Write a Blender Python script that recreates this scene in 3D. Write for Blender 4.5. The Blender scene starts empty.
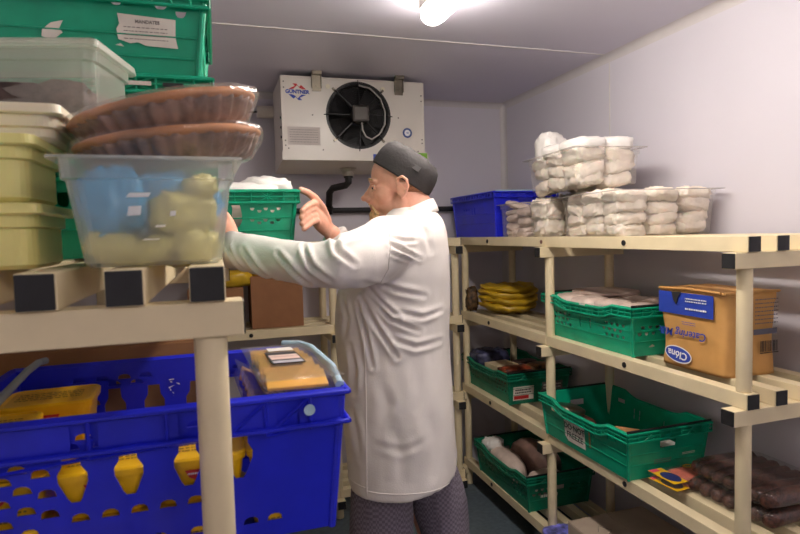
import bpy, bmesh, math, random
from mathutils import Vector, Matrix, noise
from mathutils.geometry import tessellate_polygon
PI = math.pi
SC = bpy.context.scene
COL = SC.collection
H = 1.586                     # height of the eye above the floor
L1, L2, L3, L4 = H-.035, H-.491, H-.947, H-1.42   # shelf levels (top faces)
SH, CH = .0465, .047          # slat height, cross beam height
CEIL = H+.85
XL, XR, YB, YF = -.62, 1.885, 3.51, -2.2
V = Vector

# ------------------------------------------------------------ materials
def srgb(c):
    return tuple(((v/255)/12.92 if v/255 <= .04045 else ((v/255+.055)/1.055)**2.4) for v in c)+(1,)
def mat(name, col, rough=.5, metal=0, var=.06, scale=12, bump=0, bscale=60, spec=.5, trans=0, sss=0, coat=0, stretch=None):
    m = bpy.data.materials.new(name); m.use_nodes = True
    nt = m.node_tree; N = nt.nodes; b = N['Principled BSDF']
    c = srgb(col)
    tc = N.new('ShaderNodeTexCoord'); mp = N.new('ShaderNodeMapping')
    if stretch: mp.inputs['Scale'].default_value = stretch
    nt.links.new(tc.outputs['Object'], mp.inputs[0])
    nz = N.new('ShaderNodeTexNoise'); nz.inputs['Scale'].default_value = scale; nz.inputs['Detail'].default_value = 4
    nt.links.new(mp.outputs[0], nz.inputs['Vector'])
    rp = N.new('ShaderNodeValToRGB')
    rp.color_ramp.elements[0].position = .3; rp.color_ramp.elements[1].position = .7
    rp.color_ramp.elements[0].color = tuple(max(0, x*(1-var*1.6)) for x in c[:3])+(1,)
    rp.color_ramp.elements[1].color = tuple(min(1, x*(1+var)) for x in c[:3])+(1,)
    nt.links.new(nz.outputs[0], rp.inputs[0]); nt.links.new(rp.outputs[0], b.inputs['Base Color'])
    b.inputs['Roughness'].default_value = rough; b.inputs['Metallic'].default_value = metal
    b.inputs['Specular IOR Level'].default_value = spec
    b.inputs['Transmission Weight'].default_value = trans
    if sss:
        b.inputs['Subsurface Weight'].default_value = sss; b.inputs['Subsurface Radius'].default_value = (.02, .008, .004)
        b.inputs['Subsurface Scale'].default_value = .4
    if coat: b.inputs['Coat Weight'].default_value = coat
    if bump:
        n2 = N.new('ShaderNodeTexNoise'); n2.inputs['Scale'].default_value = bscale; n2.inputs['Detail'].default_value = 3
        nt.links.new(mp.outputs[0], n2.inputs['Vector'])
        bp = N.new('ShaderNodeBump'); bp.inputs['Strength'].default_value = bump; bp.inputs['Distance'].default_value = .004
        nt.links.new(n2.outputs[0], bp.inputs['Height']); nt.links.new(bp.outputs[0], b.inputs['Normal'])
    return m
def film(name, col, clear=.8, rough=.08, bump=.0, bscale=30, diffuse=.0):
    """thin clear or frosted plastic: see-through mixed with gloss and a milky share"""
    m = bpy.data.materials.new(name); m.use_nodes = True
    nt = m.node_tree; N = nt.nodes; N.clear()
    out = N.new('ShaderNodeOutputMaterial'); tr = N.new('ShaderNodeBsdfTransparent'); gl = N.new('ShaderNodeBsdfGlossy')
    df = N.new('ShaderNodeBsdfDiffuse'); tl = N.new('ShaderNodeBsdfTranslucent'); mm = N.new('ShaderNodeMixShader')
    c = srgb(col); df.inputs[0].default_value = c; tl.inputs[0].default_value = c; tr.inputs[0].default_value = (1, 1, 1, 1)
    gl.inputs['Roughness'].default_value = rough
    mm.inputs[0].default_value = .45
    nt.links.new(df.outputs[0], mm.inputs[1]); nt.links.new(tl.outputs[0], mm.inputs[2])
    m1 = N.new('ShaderNodeMixShader'); m1.inputs[0].default_value = 1-clear
    nt.links.new(tr.outputs[0], m1.inputs[1]); nt.links.new(mm.outputs[0], m1.inputs[2])
    fr = N.new('ShaderNodeLayerWeight'); fr.inputs[0].default_value = .5
    pw = N.new('ShaderNodeMath'); pw.operation = 'POWER'; pw.inputs[1].default_value = 4; nt.links.new(fr.outputs['Facing'], pw.inputs[0])
    ml = N.new('ShaderNodeMath'); ml.operation = 'MULTIPLY_ADD'; ml.inputs[1].default_value = .5; ml.inputs[2].default_value = .06; nt.links.new(pw.outputs[0], ml.inputs[0])
    m2 = N.new('ShaderNodeMixShader')
    nt.links.new(ml.outputs[0], m2.inputs[0]); nt.links.new(m1.outputs[0], m2.inputs[1]); nt.links.new(gl.outputs[0], m2.inputs[2])
    tc = N.new('ShaderNodeTexCoord'); nz = N.new('ShaderNodeTexNoise'); nz.inputs['Scale'].default_value = bscale
    nt.links.new(tc.outputs['Object'], nz.inputs['Vector'])
    if bump:
        bp = N.new('ShaderNodeBump'); bp.inputs['Strength'].default_value = bump; bp.inputs['Distance'].default_value = .006
        nt.links.new(nz.outputs[0], bp.inputs['Height'])
        nt.links.new(bp.outputs[0], gl.inputs['Normal']); nt.links.new(bp.outputs[0], fr.inputs['Normal'])
    nt.links.new(m2.outputs[0], out.inputs[0])
    return m
def emis(name, col, st):
    m = bpy.data.materials.new(name); m.use_nodes = True
    b = m.node_tree.nodes['Principled BSDF']; b.inputs['Base Color'].default_value = (.8, .8, .8, 1)
    b.inputs['Emission Color'].default_value = col; b.inputs['Emission Strength'].default_value = st
    return m
M = {}
M['wall'] = mat('white_wall_panel', (212, 207, 216), .5, var=.015, scale=3, bump=.03, bscale=200)
M['ceil'] = mat('ceiling_panel', (214, 209, 222), .42, var=.02, scale=2, bump=.03, bscale=150)
M['cove'] = mat('cove_trim', (206, 200, 200), .45, var=.02)
M['floor'] = mat('blue_grey_vinyl', (84, 96, 104), .5, var=.15, scale=40, bump=.05)
M['cream'] = mat('cream_plastic', (226, 209, 172), .42, var=.045, scale=9, bump=.04, bscale=120)
M['cap'] = mat('black_cap', (28, 28, 31), .55, var=.15, scale=60, bump=.08, bscale=300)
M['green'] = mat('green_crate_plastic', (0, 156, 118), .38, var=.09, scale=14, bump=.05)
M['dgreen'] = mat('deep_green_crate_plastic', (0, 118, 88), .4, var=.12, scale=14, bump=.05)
M['blue'] = mat('blue_crate_plastic', (26, 36, 205), .36, var=.1, scale=10, bump=.04)
M['ltblue'] = mat('pale_blue_bar', (166, 194, 212), .4)
M['greybar'] = mat('grey_bar', (150, 160, 160), .45)
M['blackbar'] = mat('black_bar', (22, 24, 24), .4)
M['steel'] = mat('brushed_steel', (140, 132, 118), .35, metal=1, var=.15)
M['acwhite'] = mat('white_enamel', (222, 214, 204), .32, var=.03, scale=4)
M['acpan'] = mat('drain_pan_enamel', (176, 166, 156), .35, var=.04)
M['fanblack'] = mat('fan_black', (18, 18, 20), .42, var=.2)
M['motor'] = mat('motor_grey', (72, 66, 62), .4, var=.1, metal=.4)
M['pipe'] = mat('black_pipe', (26, 25, 28), .5)
M['paper'] = mat('label_paper', (222, 215, 205), .7, var=.05, scale=30)
M['lavender'] = mat('data_plate', (206, 196, 190), .6, var=.03)
M['ink'] = mat('black_ink', (35, 33, 36), .7)
M['greyink'] = mat('grey_ink', (120, 112, 108), .7)
M['red'] = mat('red_print', (200, 40, 45), .5)
M['bluep'] = mat('blue_print', (40, 66, 170), .5)
M['greenp'] = mat('green_print', (130, 185, 60), .5)
M['white'] = mat('white_print', (235, 235, 235), .6)
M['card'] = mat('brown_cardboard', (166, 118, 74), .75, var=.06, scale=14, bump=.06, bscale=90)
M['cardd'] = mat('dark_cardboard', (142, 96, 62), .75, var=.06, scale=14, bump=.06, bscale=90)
M['kraft'] = mat('kraft_paper', (200, 150, 86), .6, var=.07, scale=12, bump=.25, bscale=22)
M['beigecard'] = mat('pale_cardboard', (176, 158, 140), .8, var=.06, bump=.05)
M['frost'] = film('frosted_plastic', (222, 224, 218), .65, .25, .0)
M['clear'] = film('clear_polycarbonate', (232, 228, 222), .86, .05)
M['lidfilm'] = film('clear_lid_film', (235, 232, 228), .95, .06)
M['piewrap'] = film('pie_film', (235, 225, 220), .90, .10, 1.0, 40)
M['wrap'] = film('cling_film', (240, 236, 236), .94, .15, .6, 38)
M['milky'] = film('milky_plastic', (236, 230, 214), .76, .3)
M['yelltub'] = mat('pale_yellow_tub', (232, 224, 146), .35, var=.05, scale=6, sss=.15)
M['creamtub'] = mat('creamy_white_tub', (232, 224, 200), .38, var=.03, scale=6, sss=.15)
M['mince'] = mat('dark_mince', (78, 62, 60), .8, var=.4, scale=60, bump=.8, bscale=70)
M['crust'] = mat('pie_crust', (184, 120, 66), .6, var=.22, scale=14, bump=.3, bscale=50)
M['crustd'] = mat('baked_side', (138, 108, 94), .6, var=.3, scale=30, bump=.3, bscale=60)
M['bluebag'] = mat('blue_polythene', (40, 160, 215), .3, var=.12, scale=14, bump=.5, bscale=18)
M['beige'] = mat('pale_food', (214, 204, 120), .55, var=.16, scale=12, bump=.4, bscale=20)
M['bag'] = mat('white_wrapped_bag', (240, 228, 213), .4, var=.08, scale=20, bump=1.0, bscale=55, sss=.1)
M['bagw'] = mat('white_polythene', (236, 231, 226), .3, var=.05, scale=16, bump=.6, bscale=26)
M['bagp'] = mat('pinkish_wrapped_pack', (214, 192, 180), .35, var=.1, scale=16, bump=.6, bscale=30)
M['yellow'] = mat('yellow_tub_plastic', (240, 186, 24), .38, var=.05, scale=8)
M['yellowbag'] = mat('yellow_bag', (196, 158, 34), .34, var=.2, scale=9, bump=.5, bscale=22)
M['cheese'] = mat('cheese', (246, 184, 66), .5, var=.08, scale=26, bump=.2)
M['ham'] = mat('ham', (206, 112, 96), .4, var=.15, scale=30, bump=.2)
M['pink'] = mat('pink_print', (226, 80, 110), .5)
M['sausage'] = mat('dark_sausage', (80, 42, 30), .55, var=.5, scale=90, bump=1.0, bscale=120)
M['coat'] = mat('white_coat_cotton', (226, 219, 214), .8, var=.02, scale=5, bump=.12, bscale=240)
M['skin'] = mat('skin', (224, 164, 140), .5, var=.07, scale=26, bump=.12, bscale=160, sss=.12)
M['beard'] = mat('blond_beard', (206, 172, 124), .85, var=.3, scale=90, bump=.9, bscale=190, stretch=(1, 1, .25))
M['hair'] = mat('short_hair', (160, 112, 80), .85, var=.25, scale=110, bump=.8, bscale=240)
M['lips'] = mat('lips', (176, 98, 88), .45)
M['eye'] = mat('eye_white', (215, 208, 200), .25)
M['iris'] = mat('iris', (60, 66, 74), .2)
M['hat'] = mat('charcoal_cap', (52, 48, 48), .75, var=.08, scale=10, bump=.3, bscale=120)
M['shoe'] = mat('black_shoe', (24, 24, 26), .4)
M['darkred'] = mat('dark_food', (92, 40, 34), .5, var=.3, scale=30, bump=.5)
M['bone'] = mat('cream_card', (206, 186, 152), .6, var=.08)
M['navybag'] = mat('navy_patterned_bag', (60, 62, 92), .35, var=.6, scale=22, bump=.6, bscale=24)
M['meat'] = mat('wrapped_meat', (150, 118, 108), .35, var=.25, scale=9, bump=.5, bscale=18)
def trouser_mat():
    m = mat('grey_check_trousers', (118, 110, 124), .85, var=.04, scale=8, bump=.2, bscale=200)
    nt = m.node_tree; N = nt.nodes; b = N['Principled BSDF']
    ck = N.new('ShaderNodeTexChecker'); ck.inputs['Scale'].default_value = 110
    ck.inputs[1].default_value = srgb((130, 120, 134)); ck.inputs[2].default_value = srgb((102, 94, 106))
    tc = N.new('ShaderNodeTexCoord'); nt.links.new(tc.outputs['Object'], ck.inputs[0]); nt.links.new(ck.outputs[0], b.inputs['Base Color'])
    return m
M['trouser'] = trouser_mat()

# ------------------------------------------------------------ mesh building
class B:
    def __init__(s): s.bm = bmesh.new()
    def box(s, c, d, rz=0, rx=0, ry=0, bev=0, top=None):
        """box centred c, size d; top=(sx,sy) scales the upper face"""
        vs = []
        R = Matrix.Rotation(rz, 3, 'Z') @ Matrix.Rotation(ry, 3, 'Y') @ Matrix.Rotation(rx, 3, 'X')
        tb = bmesh.new()
        for k in (-1, 1):
            t = top if (k > 0 and top) else (1, 1)
            for (i, j) in ((-1, -1), (1, -1), (1, 1), (-1, 1)):
                vs.append(tb.verts.new(R @ V((i*d[0]/2*t[0], j*d[1]/2*t[1], k*d[2]/2)) + V(c)))
        for f in ((0, 3, 2, 1), (4, 5, 6, 7), (0, 1, 5, 4), (1, 2, 6, 5), (2, 3, 7, 6), (3, 0, 4, 7)): tb.faces.new([vs[i] for i in f])
        if bev: bmesh.ops.bevel(tb, geom=list(tb.edges), offset=bev, segments=2, affect='EDGES', profile=.6)
        s.merge(tb); return s
    def merge(s, tb):
        me = bpy.data.meshes.new('tmp'); tb.to_mesh(me); tb.free(); s.bm.from_mesh(me); bpy.data.meshes.remove(me)
    def tube(s, pts, r, seg=10, cap=True, round_=False, ell=1.0, up=None):
        pts = [V(p) for p in pts]; n = len(pts)
        rs = r if isinstance(r, (list, tuple)) else [r]*n
        if round_:
            d0 = (pts[0]-pts[1]).normalized(); d1 = (pts[-1]-pts[-2]).normalized()
            P = []; Rr = []
            for a in (1, .92, .7, .38): P.append(pts[0]+d0*rs[0]*a); Rr.append(rs[0]*math.sqrt(max(.0004, 1-a*a)))
            P += pts; Rr += list(rs)
            for a in (.38, .7, .92, 1): P.append(pts[-1]+d1*rs[-1]*a); Rr.append(rs[-1]*math.sqrt(max(.0004, 1-a*a)))
            pts, rs = P, Rr; n = len(pts)
        T = [((pts[min(i+1, n-1)]-pts[max(i-1, 0)]).normalized()) for i in range(n)]
        u = V(up) if up else (V((0, 0, 1)) if abs(T[0].z) < .9 else V((1, 0, 0)))
        prev = None
        for i in range(n):
            u = (u - T[i]*u.dot(T[i])).normalized(); w = T[i].cross(u)
            ring = [s.bm.verts.new(pts[i]+(u*math.cos(2*PI*k/seg)+w*math.sin(2*PI*k/seg)*ell)*rs[i]) for k in range(seg)]
            if prev:
                for k in range(seg): s.bm.faces.new((prev[k], prev[(k+1) % seg], ring[(k+1) % seg], ring[k]))
            elif cap: s.bm.faces.new(ring[::-1])
            prev = ring
        if cap: s.bm.faces.new(prev)
        return s
    def loft(s, rings, cap=True, closed=True):
        prev = None
        for r in rings:
            vs = [s.bm.verts.new(V(p)) for p in r]; n = len(vs)
            if prev:
                for k in range(n if closed else n-1): s.bm.faces.new((prev[k], prev[(k+1) % n], vs[(k+1) % n], vs[k]))
            elif cap and closed: s.bm.faces.new(vs[::-1])
            prev = vs
        if cap and closed: s.bm.faces.new(prev)
        return s
    def lathe(s, prof, seg=24, c=(0, 0, 0), axis='Z', cap=True):
        def P(r, h, a):
            x, y = r*math.cos(a), r*math.sin(a)
            return V(c)+(V((x, y, h)) if axis == 'Z' else V((x, -h, y)))
        return s.loft([[P(max(r, 1e-4), h, 2*PI*k/seg) for k in range(seg)] for r, h in prof], cap)
    def ell(s, c, r, seg=20, rot=None, e=1.0):
        """(super)ellipsoid; rot a Matrix"""
        pw = lambda v: math.copysign(abs(v)**e, v)
        rings = []
        n = seg//2
        for i in range(1, n):
            t = -PI/2+PI*i/n
            rings.append([V((r[0]*pw(math.cos(t))*pw(math.cos(2*PI*k/seg)), r[1]*pw(math.cos(t))*pw(math.sin(2*PI*k/seg)), r[2]*pw(math.sin(t)))) for k in range(seg)])
        R = rot or Matrix.Identity(3)
        rings = [[R @ p + V(c) for p in q] for q in rings]
        return s.loft(rings)
    def panel(s, outer, holes, th, f):
        """flat plate with holes; outer/holes are 2-D loops, f(u,v,w) places a point, w in +-th/2"""
        loops = [outer]+list(holes)
        flat = [p for l in loops for p in l]
        tris = tessellate_polygon([[V((p[0], p[1], 0)) for p in l] for l in loops])
        A = [s.bm.verts.new(V(f(p[0], p[1], th/2))) for p in flat]; Bv = [s.bm.verts.new(V(f(p[0], p[1], -th/2))) for p in flat]
        for t in tris:
            try: s.bm.faces.new([A[i] for i in t]); s.bm.faces.new([Bv[i] for i in reversed(t)])
            except ValueError: pass
        o = 0
        for l in loops:
            n = len(l)
            for k in range(n):
                try: s.bm.faces.new((A[o+k], Bv[o+k], Bv[o+(k+1) % n], A[o+(k+1) % n]))
                except ValueError: pass
            o += n
        return s
    def make(s, name, m, parent=None, smooth=False, loc=None, rz=0, label=None):
        bmesh.ops.recalc_face_normals(s.bm, faces=s.bm.faces)
        me = bpy.data.meshes.new(name); s.bm.to_mesh(me); s.bm.free()
        if smooth: me.polygons.foreach_set('use_smooth', [True]*len(me.polygons))
        me.materials.append(M[m] if isinstance(m, str) else m)
        o = bpy.data.objects.new(name, me); COL.objects.link(o)
        if parent: o.parent = parent
        if loc: o.location = loc
        if rz: o.rotation_euler = (0, 0, rz)
        if label: o['label'] = label
        return o
def thing(name, label, cat, loc=(0, 0, 0), rz=0, group=None, rot=None):
    o = bpy.data.objects.new(name, None); COL.objects.link(o); o.empty_display_size = .05
    o.location = loc; o.rotation_euler = rot if rot else (0, 0, rz)
    o['label'] = label; o['category'] = cat
    if group: o['group'] = group
    return o
def tag(o, label, cat, group=None):
    o['label'] = label; o['category'] = cat
    if group: o['group'] = group
    return o
def struct(o): o['kind'] = 'structure'; return o
def text_mesh(s, body, size, f, th=.0006, bold=0, shear=0):
    """append lettering to builder s; f(u,v,w) places a point; text is centred on (0,0)"""
    cu = bpy.data.curves.new('t', 'FONT'); cu.body = body; cu.size = size; cu.align_x = 'CENTER'; cu.align_y = 'CENTER'
    cu.extrude = th; cu.offset = bold; cu.shear = shear; cu.resolution_u = 3
    o = bpy.data.objects.new('t', cu); COL.objects.link(o)
    dg = bpy.context.evaluated_depsgraph_get(); me = bpy.data.meshes.new_from_object(o.evaluated_get(dg))
    vs = [s.bm.verts.new(V(f(*v.co))) for v in me.vertices]
    for p in me.polygons:
        try: s.bm.faces.new([vs[i] for i in p.vertices])
        except ValueError: pass
    bpy.data.objects.remove(o); bpy.data.curves.remove(cu); bpy.data.meshes.remove(me)
def scrib(s, w, h, rows, f, seed=0, th=.0006, fill=.5):
    """rows of small print too fine to read"""
    r = random.Random(seed)
    for i in range(rows):
        v = h/2-h*(i+.5)/rows; u = -w/2
        while u < w/2-.002:
            l = r.uniform(.03, .12)*w
            l = min(l, w/2-u)
            a = [f(u, v-h/rows*fill/2, th), f(u+l*.75, v-h/rows*fill/2, th), f(u+l*.75, v+h/rows*fill/2, th), f(u, v+h/rows*fill/2, th)]
            s.bm.faces.new([s.bm.verts.new(V(p)) for p in a]); u += l
def quad(s, u0, v0, u1, v1, f, w=0.0004, pts=None, th=.0004):
    q = pts or [(u0, v0), (u1, v0), (u1, v1), (u0, v1)]
    s.panel(q, [], th, lambda u, v, t: f(u, v, w+t))
def remesh(o, vox, sm=3, fac=.5):
    a = o.modifiers.new('r', 'REMESH'); a.mode = 'VOXEL'; a.voxel_size = vox; a.use_smooth_shade = True
    b = o.modifiers.new('s', 'SMOOTH'); b.iterations = sm; b.factor = fac
    dg = bpy.context.evaluated_depsgraph_get(); me = bpy.data.meshes.new_from_object(o.evaluated_get(dg))
    o.modifiers.clear(); old = o.data; o.data = me; bpy.data.meshes.remove(old)
    me.polygons.foreach_set('use_smooth', [True]*len(me.polygons))
    return o

# ------------------------------------------------------------ room
b = B(); b.box(((XL+XR)/2, (YB+YF)/2, -.05), (XR-XL+.3, YB-YF+.3, .1)); struct(b.make('floor', 'floor'))
b = B(); b.box(((XL+XR)/2, (YB+YF)/2, CEIL+.05), (XR-XL+.3, YB-YF+.3, .1)); struct(b.make('ceiling', 'ceil'))
b = B(); b.box((XL-.05, (YB+YF)/2, CEIL/2), (.1, YB-YF, CEIL)); struct(b.make('wall_left', 'wall'))
b = B(); b.box((XR+.05, (YB+YF)/2, CEIL/2), (.1, YB-YF, CEIL)); struct(b.make('wall_right', 'wall'))
b = B(); b.box(((XL+XR)/2, YB+.05, CEIL/2), (XR-XL+.2, .1, CEIL)); struct(b.make('wall_back', 'wall'))
b = B(); b.box(((XL+XR)/2, YF-.05, CEIL/2), (XR-XL+.2, .1, CEIL)); struct(b.make('wall_front', 'wall'))
def cove(name, p0, p1, inward, m='cove', r=.035):
    p0, p1, q = V(p0), V(p1), V(inward)
    up = V((0, 0, -1)); rings = []
    for p in (p0, p1):
        ring = [p.copy()]
        for k in range(7):
            a = PI/2*k/6
            ring.append(p+q*r+up*r-(q*math.cos(a)+up*math.sin(a))*r*1.0)
        rings.append(ring)
    b = B(); b.loft(rings); struct(b.make(name, m))
cove('trim_1', (XR, YF, CEIL), (XR, YB, CEIL), (-1, 0, 0))
cove('trim_2', (XL, YB, CEIL), (XR, YB, CEIL), (0, -1, 0))
cove('trim_3', (XL, YF, CEIL), (XL, YB, CEIL), (1, 0, 0))
b = B()
for k in range(7): pass
rings = []
for z in (0, CEIL):
    ring = [V((XR, YB, z))]
    for k in range(7):
        a = PI/2*k/6; ring.append(V((XR-.035+.035*math.cos(a), YB-.035+.035*math.sin(a), z)))
    rings.append(ring)
b = B(); b.loft(rings); struct(b.make('trim_4', 'cove'))
# panel joint strips
M['joint'] = mat('joint_strip', (214, 208, 206), .5, var=.02)
b = B(); b.box(((XL+XR)/2, 2.42, CEIL-.001), (XR-XL-.07, .010, .003)); struct(b.make('trim_5', 'joint'))
b = B(); b.box((XR-.001, 2.42, CEIL/2), (.003, .006, CEIL-.07)); struct(b.make('trim_6', 'joint'))

# ------------------------------------------------------------ shelving
def oriented(kind):
    """maps run coordinates (a along the slats, c across, z) to world axes of the unit"""
    return (lambda a, c, z: V((c, a, z))) if kind == 'Y' else (lambda a, c, z: V((a, c, z)))
def unit(label, kind, a_ends, bays, cs, cross, front, levels, dots, group='cream plastic shelving units', post_c=None, face=None):
    """a_ends per bay: (a0,a1); cs: slat intervals across; cross=(c0,c1) extent of cross beams"""
    F = oriented(kind)
    def bx(b_, a0, a1, c0, c1, z0, z1, bev=.0025):
        p, q = F(a0, c0, z0), F(a1, c1, z1)
        b_.box((p+q)/2, tuple(abs(x) for x in (q-p)), bev=bev)
    t = thing('shelving_unit', label, 'shelving', (0, 0, 0), group=None)
    for (a0, a1) in bays:
        for L in levels:
            for i, (c0, c1) in enumerate(cs):
                b = B(); bx(b, a0+.001, a1-.001, c0, c1, L-SH, L); s = b.make('slat', 'cream', t)
                for e, sg in ((a0, -1), (a1, 1)):
                    if (sg < 0 and e == bays[0][0]) or (sg > 0 and e == bays[-1][1]):
                        b = B(); bx(b, min(e, e+sg*.0035), max(e, e+sg*.0035), c0+.0015, c1-.0015, L-SH+.0015, L-.0015, .0015); b.make('end_cap', 'cap', s)
    ends = sorted({e for bay in bays for e in bay})
    for L in levels:
        for k, e in enumerate(ends):
            inn = .0055 if k == 0 else (-.0525 if k == len(ends)-1 else -.0235)
            a0, a1 = e+inn, e+inn+.047
            b = B(); bx(b, a0, a1, cross[0], cross[1], L-SH-CH, L-SH-.0005); s = b.make('cross_beam', 'cream', t)
            for ce, sg in ((cross[0], -1), (cross[1], 1)):
                b = B(); bx(b, a0+.0015, a1-.0015, min(ce, ce+sg*.0012), max(ce, ce+sg*.0012), L-SH-CH+.0015, L-SH-.002, .0015); b.make('end_cap', 'cap', s)
    for k, e in enumerate(ends):
        off = .031 if k == 0 else (-.031 if k == len(ends)-1 else 0)
        for pc in post_c:
            lv = sorted(levels); segs = [(0, lv[0]-SH-CH)]+[(lv[i]+.0, lv[i+1]-SH-CH) for i in range(len(lv)-1)]
            b = B()
            for z0, z1 in segs:
                p = F(e+off, pc, 0)
                b.lathe([(.0205, z0), (.0213, z0+.004), (.0213, z1-.004), (.0205, z1)], 32, (p.x, p.y, 0))
            b.make('post', 'cream', t, smooth=True)
    for L in levels:
        for (da, m) in dots:
            p = F(da, face, L-SH/2); q = F(da, face-.003 if True else face, L-SH/2)
            b = B(); b.tube([p, q], .0105, 16); b.make('plug', m, t, label=None if m == 'cap' else 'brown plug')
    return t
ALL = (L1, L2, L3, L4)
RC = [(1.428, 1.473), (1.5365, 1.5818), (1.645, 1.69), (1.753, 1.798)]
uR = unit('cream plastic four-tier shelving along the right wall with slatted shelves', 'Y', None, [(1.239, 2.293), (2.293, 3.268)], RC, (1.388, 1.842), 1.388, ALL,
     [(1.759, 'cap'), (2.879, 'cap')], post_c=[1.4505, 1.776], face=1.428)
b = B(); b.tube([(1.428, 2.323, L1-SH/2), (1.425, 2.323, L1-SH/2)], .009, 12); b.make('plug', mat('brown_plug', (120, 84, 74), .6), uR, label='brown plug')
LC = [(-.037, .0075), (-.134, -.089), (-.2295, -.1846), (-.326, -.281), (-.4225, -.3775), (-.519, -.474)]
uL = unit('cream plastic shelving in the left foreground with square black end caps', 'Y', None, [(.77, 1.80), (1.80, 2.83)], LC, (-.56, .029), .029, ALL, [], post_c=[-.0145, -.497], face=.01)
# the end beams of the front bay reach the full shelf height on the left unit's front
BC = [(3.07, 3.115), (3.178, 3.223), (3.287, 3.332), (3.395, 3.44)]
uB = unit('cream plastic shelving across the back wall behind the man', 'X', None, [(-.45, .59), (.59, 1.352)], BC, (3.03, 3.484), 3.03, ALL,
     [(.147, 'cap')], post_c=[3.0925, 3.418], face=3.07)

# ------------------------------------------------------------ ceiling lamps
def lamp(label, x, y0, y1, st, group='ceiling lamps'):
    t = thing('ceiling_lamp', label, 'lamp', (x, (y0+y1)/2, CEIL), group=None)
    ln = y1-y0
    b = B(); b.box((0, 0, -.017), (.098, ln-.02, .034), bev=.005); b.make('housing', 'acwhite', t)
    rings = []
    for yy, sc in ((-ln/2, .55), (-ln/2+.012, .9), (-ln/2+.04, 1), (ln/2-.04, 1), (ln/2-.012, .9), (ln/2, .55)):
        rings.append([V((.046*sc*math.cos(a), yy, -.058+.032*sc*math.sin(a))) for a in [2*PI*k/20 for k in range(20)]])
    b = B(); b.loft(rings); b.make('diffuser', emis('lamp_diffuser', (1, .92, .83, 1), st), t, smooth=True)
    return t
lamp('white fluorescent ceiling lamp above the man in the cap', .790, .80, 2.03, 58)
lamp('added white fill lamp on the ceiling behind the camera, out of view', .80, -1.7, -.35, 34)  # added unseen lamp behind the camera, lights the sides facing the viewer

# ------------------------------------------------------------ evaporator (cooling unit)
ac = thing('cooling_unit', 'white wall cooling unit with a black fan under the ceiling', 'air cooler', (.733, 3.02, H+.395))
W, Dp, HH = .78, .40, .432
b = B()
fx, fz, fr_ = .018, .240, .172   # fan centre (local)
circ = [(fx+fr_*math.cos(2*PI*k/48), fz+fr_*math.sin(2*PI*k/48)) for k in range(48)]
b.panel([(-W/2, .04), (W/2, .04), (W/2, HH), (-W/2, HH)], [circ], .002, lambda u, v, w: (u, w, v))
b.box((0, Dp/2, HH-.001), (W, Dp, .002)); b.box((-W/2+.001, Dp/2, HH/2+.02), (.002, Dp, HH-.04)); b.box((W/2-.001, Dp/2, HH/2+.02), (.002, Dp, HH-.04)); b.box((0, Dp-.002, HH/2+.02), (W, .002, HH-.04))
for e in (-1, 1):
    b.box((e*(W/2-.004), -.0015, HH/2), (.008, .003, HH), bev=.0008)
b.box((0, -.001, HH-.004), (W, .004, .008), bev=.001)
b.make('casing', 'acwhite', ac)
b = B(); b.loft([[(-W/2-.004, -.006, .045), (W/2+.02, -.006, .045), (W/2+.02, Dp, .045), (-W/2-.004, Dp, .045)],
                 [(-W/2-.004, -.006, -.0), (W/2+.02, -.006, -.0), (W/2+.02, Dp, -.03), (-W/2-.004, Dp, -.03)]])
pan = b.make('drip_tray', 'acwhite', ac)
b = B(); b.lathe([(.03, -.06), (.034, -.055), (.034, -.035), (.05, -.015)], 16, (.0, .22, 0)); b.make('drain_spout', 'acpan', pan)
b = B()   # fan parts
ring = [[V((fx+r*math.cos(2*PI*k/48), y, fz+r*math.sin(2*PI*k/48))) for k in range(48)] for r, y in ((fr_, 0), (fr_, .06), (fr_-.008, .06), (fr_-.008, -.004), (fr_+.006, -.004), (fr_+.006, .0))]
b.loft(ring, cap=False); b.make('fan_shroud', 'fanblack', ac, smooth=False)
b = B(); b.lathe([(fr_-.004, -.10), (fr_-.004, -.098)], 40, (fx, .0, fz), axis='Y'); 
o = b.make('fan_back_plate', mat('coil_dark', (10, 10, 11), .8), ac)
for k in range(7):
    a = 2*PI*k/7; b = B()
    e1, e2 = V((math.cos(a), 0, math.sin(a))), V((-math.sin(a), 0, math.cos(a)))
    c0 = V((fx, .05, fz)); rr = []
    for r, w, tw in ((.04, .05, .5), (.09, .08, .4), (.155, .11, .25)):
        rr.append((r, w, tw))
    top = []
    for r, w, tw in rr:
        top.append([c0+e1*r+e2*(-w/2)+V((0, w*tw*.5, 0)), c0+e1*r+e2*(w/2)+V((0, -w*tw*.5, 0)), c0+e1*r+e2*(w/2)+V((0, -w*tw*.5+.003, 0)), c0+e1*r+e2*(-w/2)+V((0, w*tw*.5+.003, 0))])
    b.loft(top); b.make('fan_blade', 'fanblack', ac)
b = B()
for i in range(13):
    r = .05+i*.0098
    b.tube([(fx+r*math.cos(2*PI*k/40), -.012-.010*(1-(r/fr_)**2), fz+r*math.sin(2*PI*k/40)) for k in range(41)], .0011, 5, cap=False)
for k in range(8):
    a = PI/4*k+PI/8*0+.78*0; e = V((math.cos(a), 0, math.sin(a)))
    w = .0042 if k % 2 else .0026
    b.tube([V((fx, -.022, fz))+e*.05, V((fx, -.016, fz))+e*(fr_*.95), V((fx, .0, fz))+e*(fr_+.016)], w, 6)
b.make('fan_guard', mat('guard_wire', (34, 33, 34), .4, metal=.3), ac)
for k in range(4):
    a = PI/4+PI/2*k; b = B(); p = V((fx+math.cos(a)*(fr_+.012), -.004, fz+math.sin(a)*(fr_+.012)))
    b.box(p, (.026, .008, .012), ry=-a, bev=.002); b.make('guard_clip', 'steel', ac)
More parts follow.
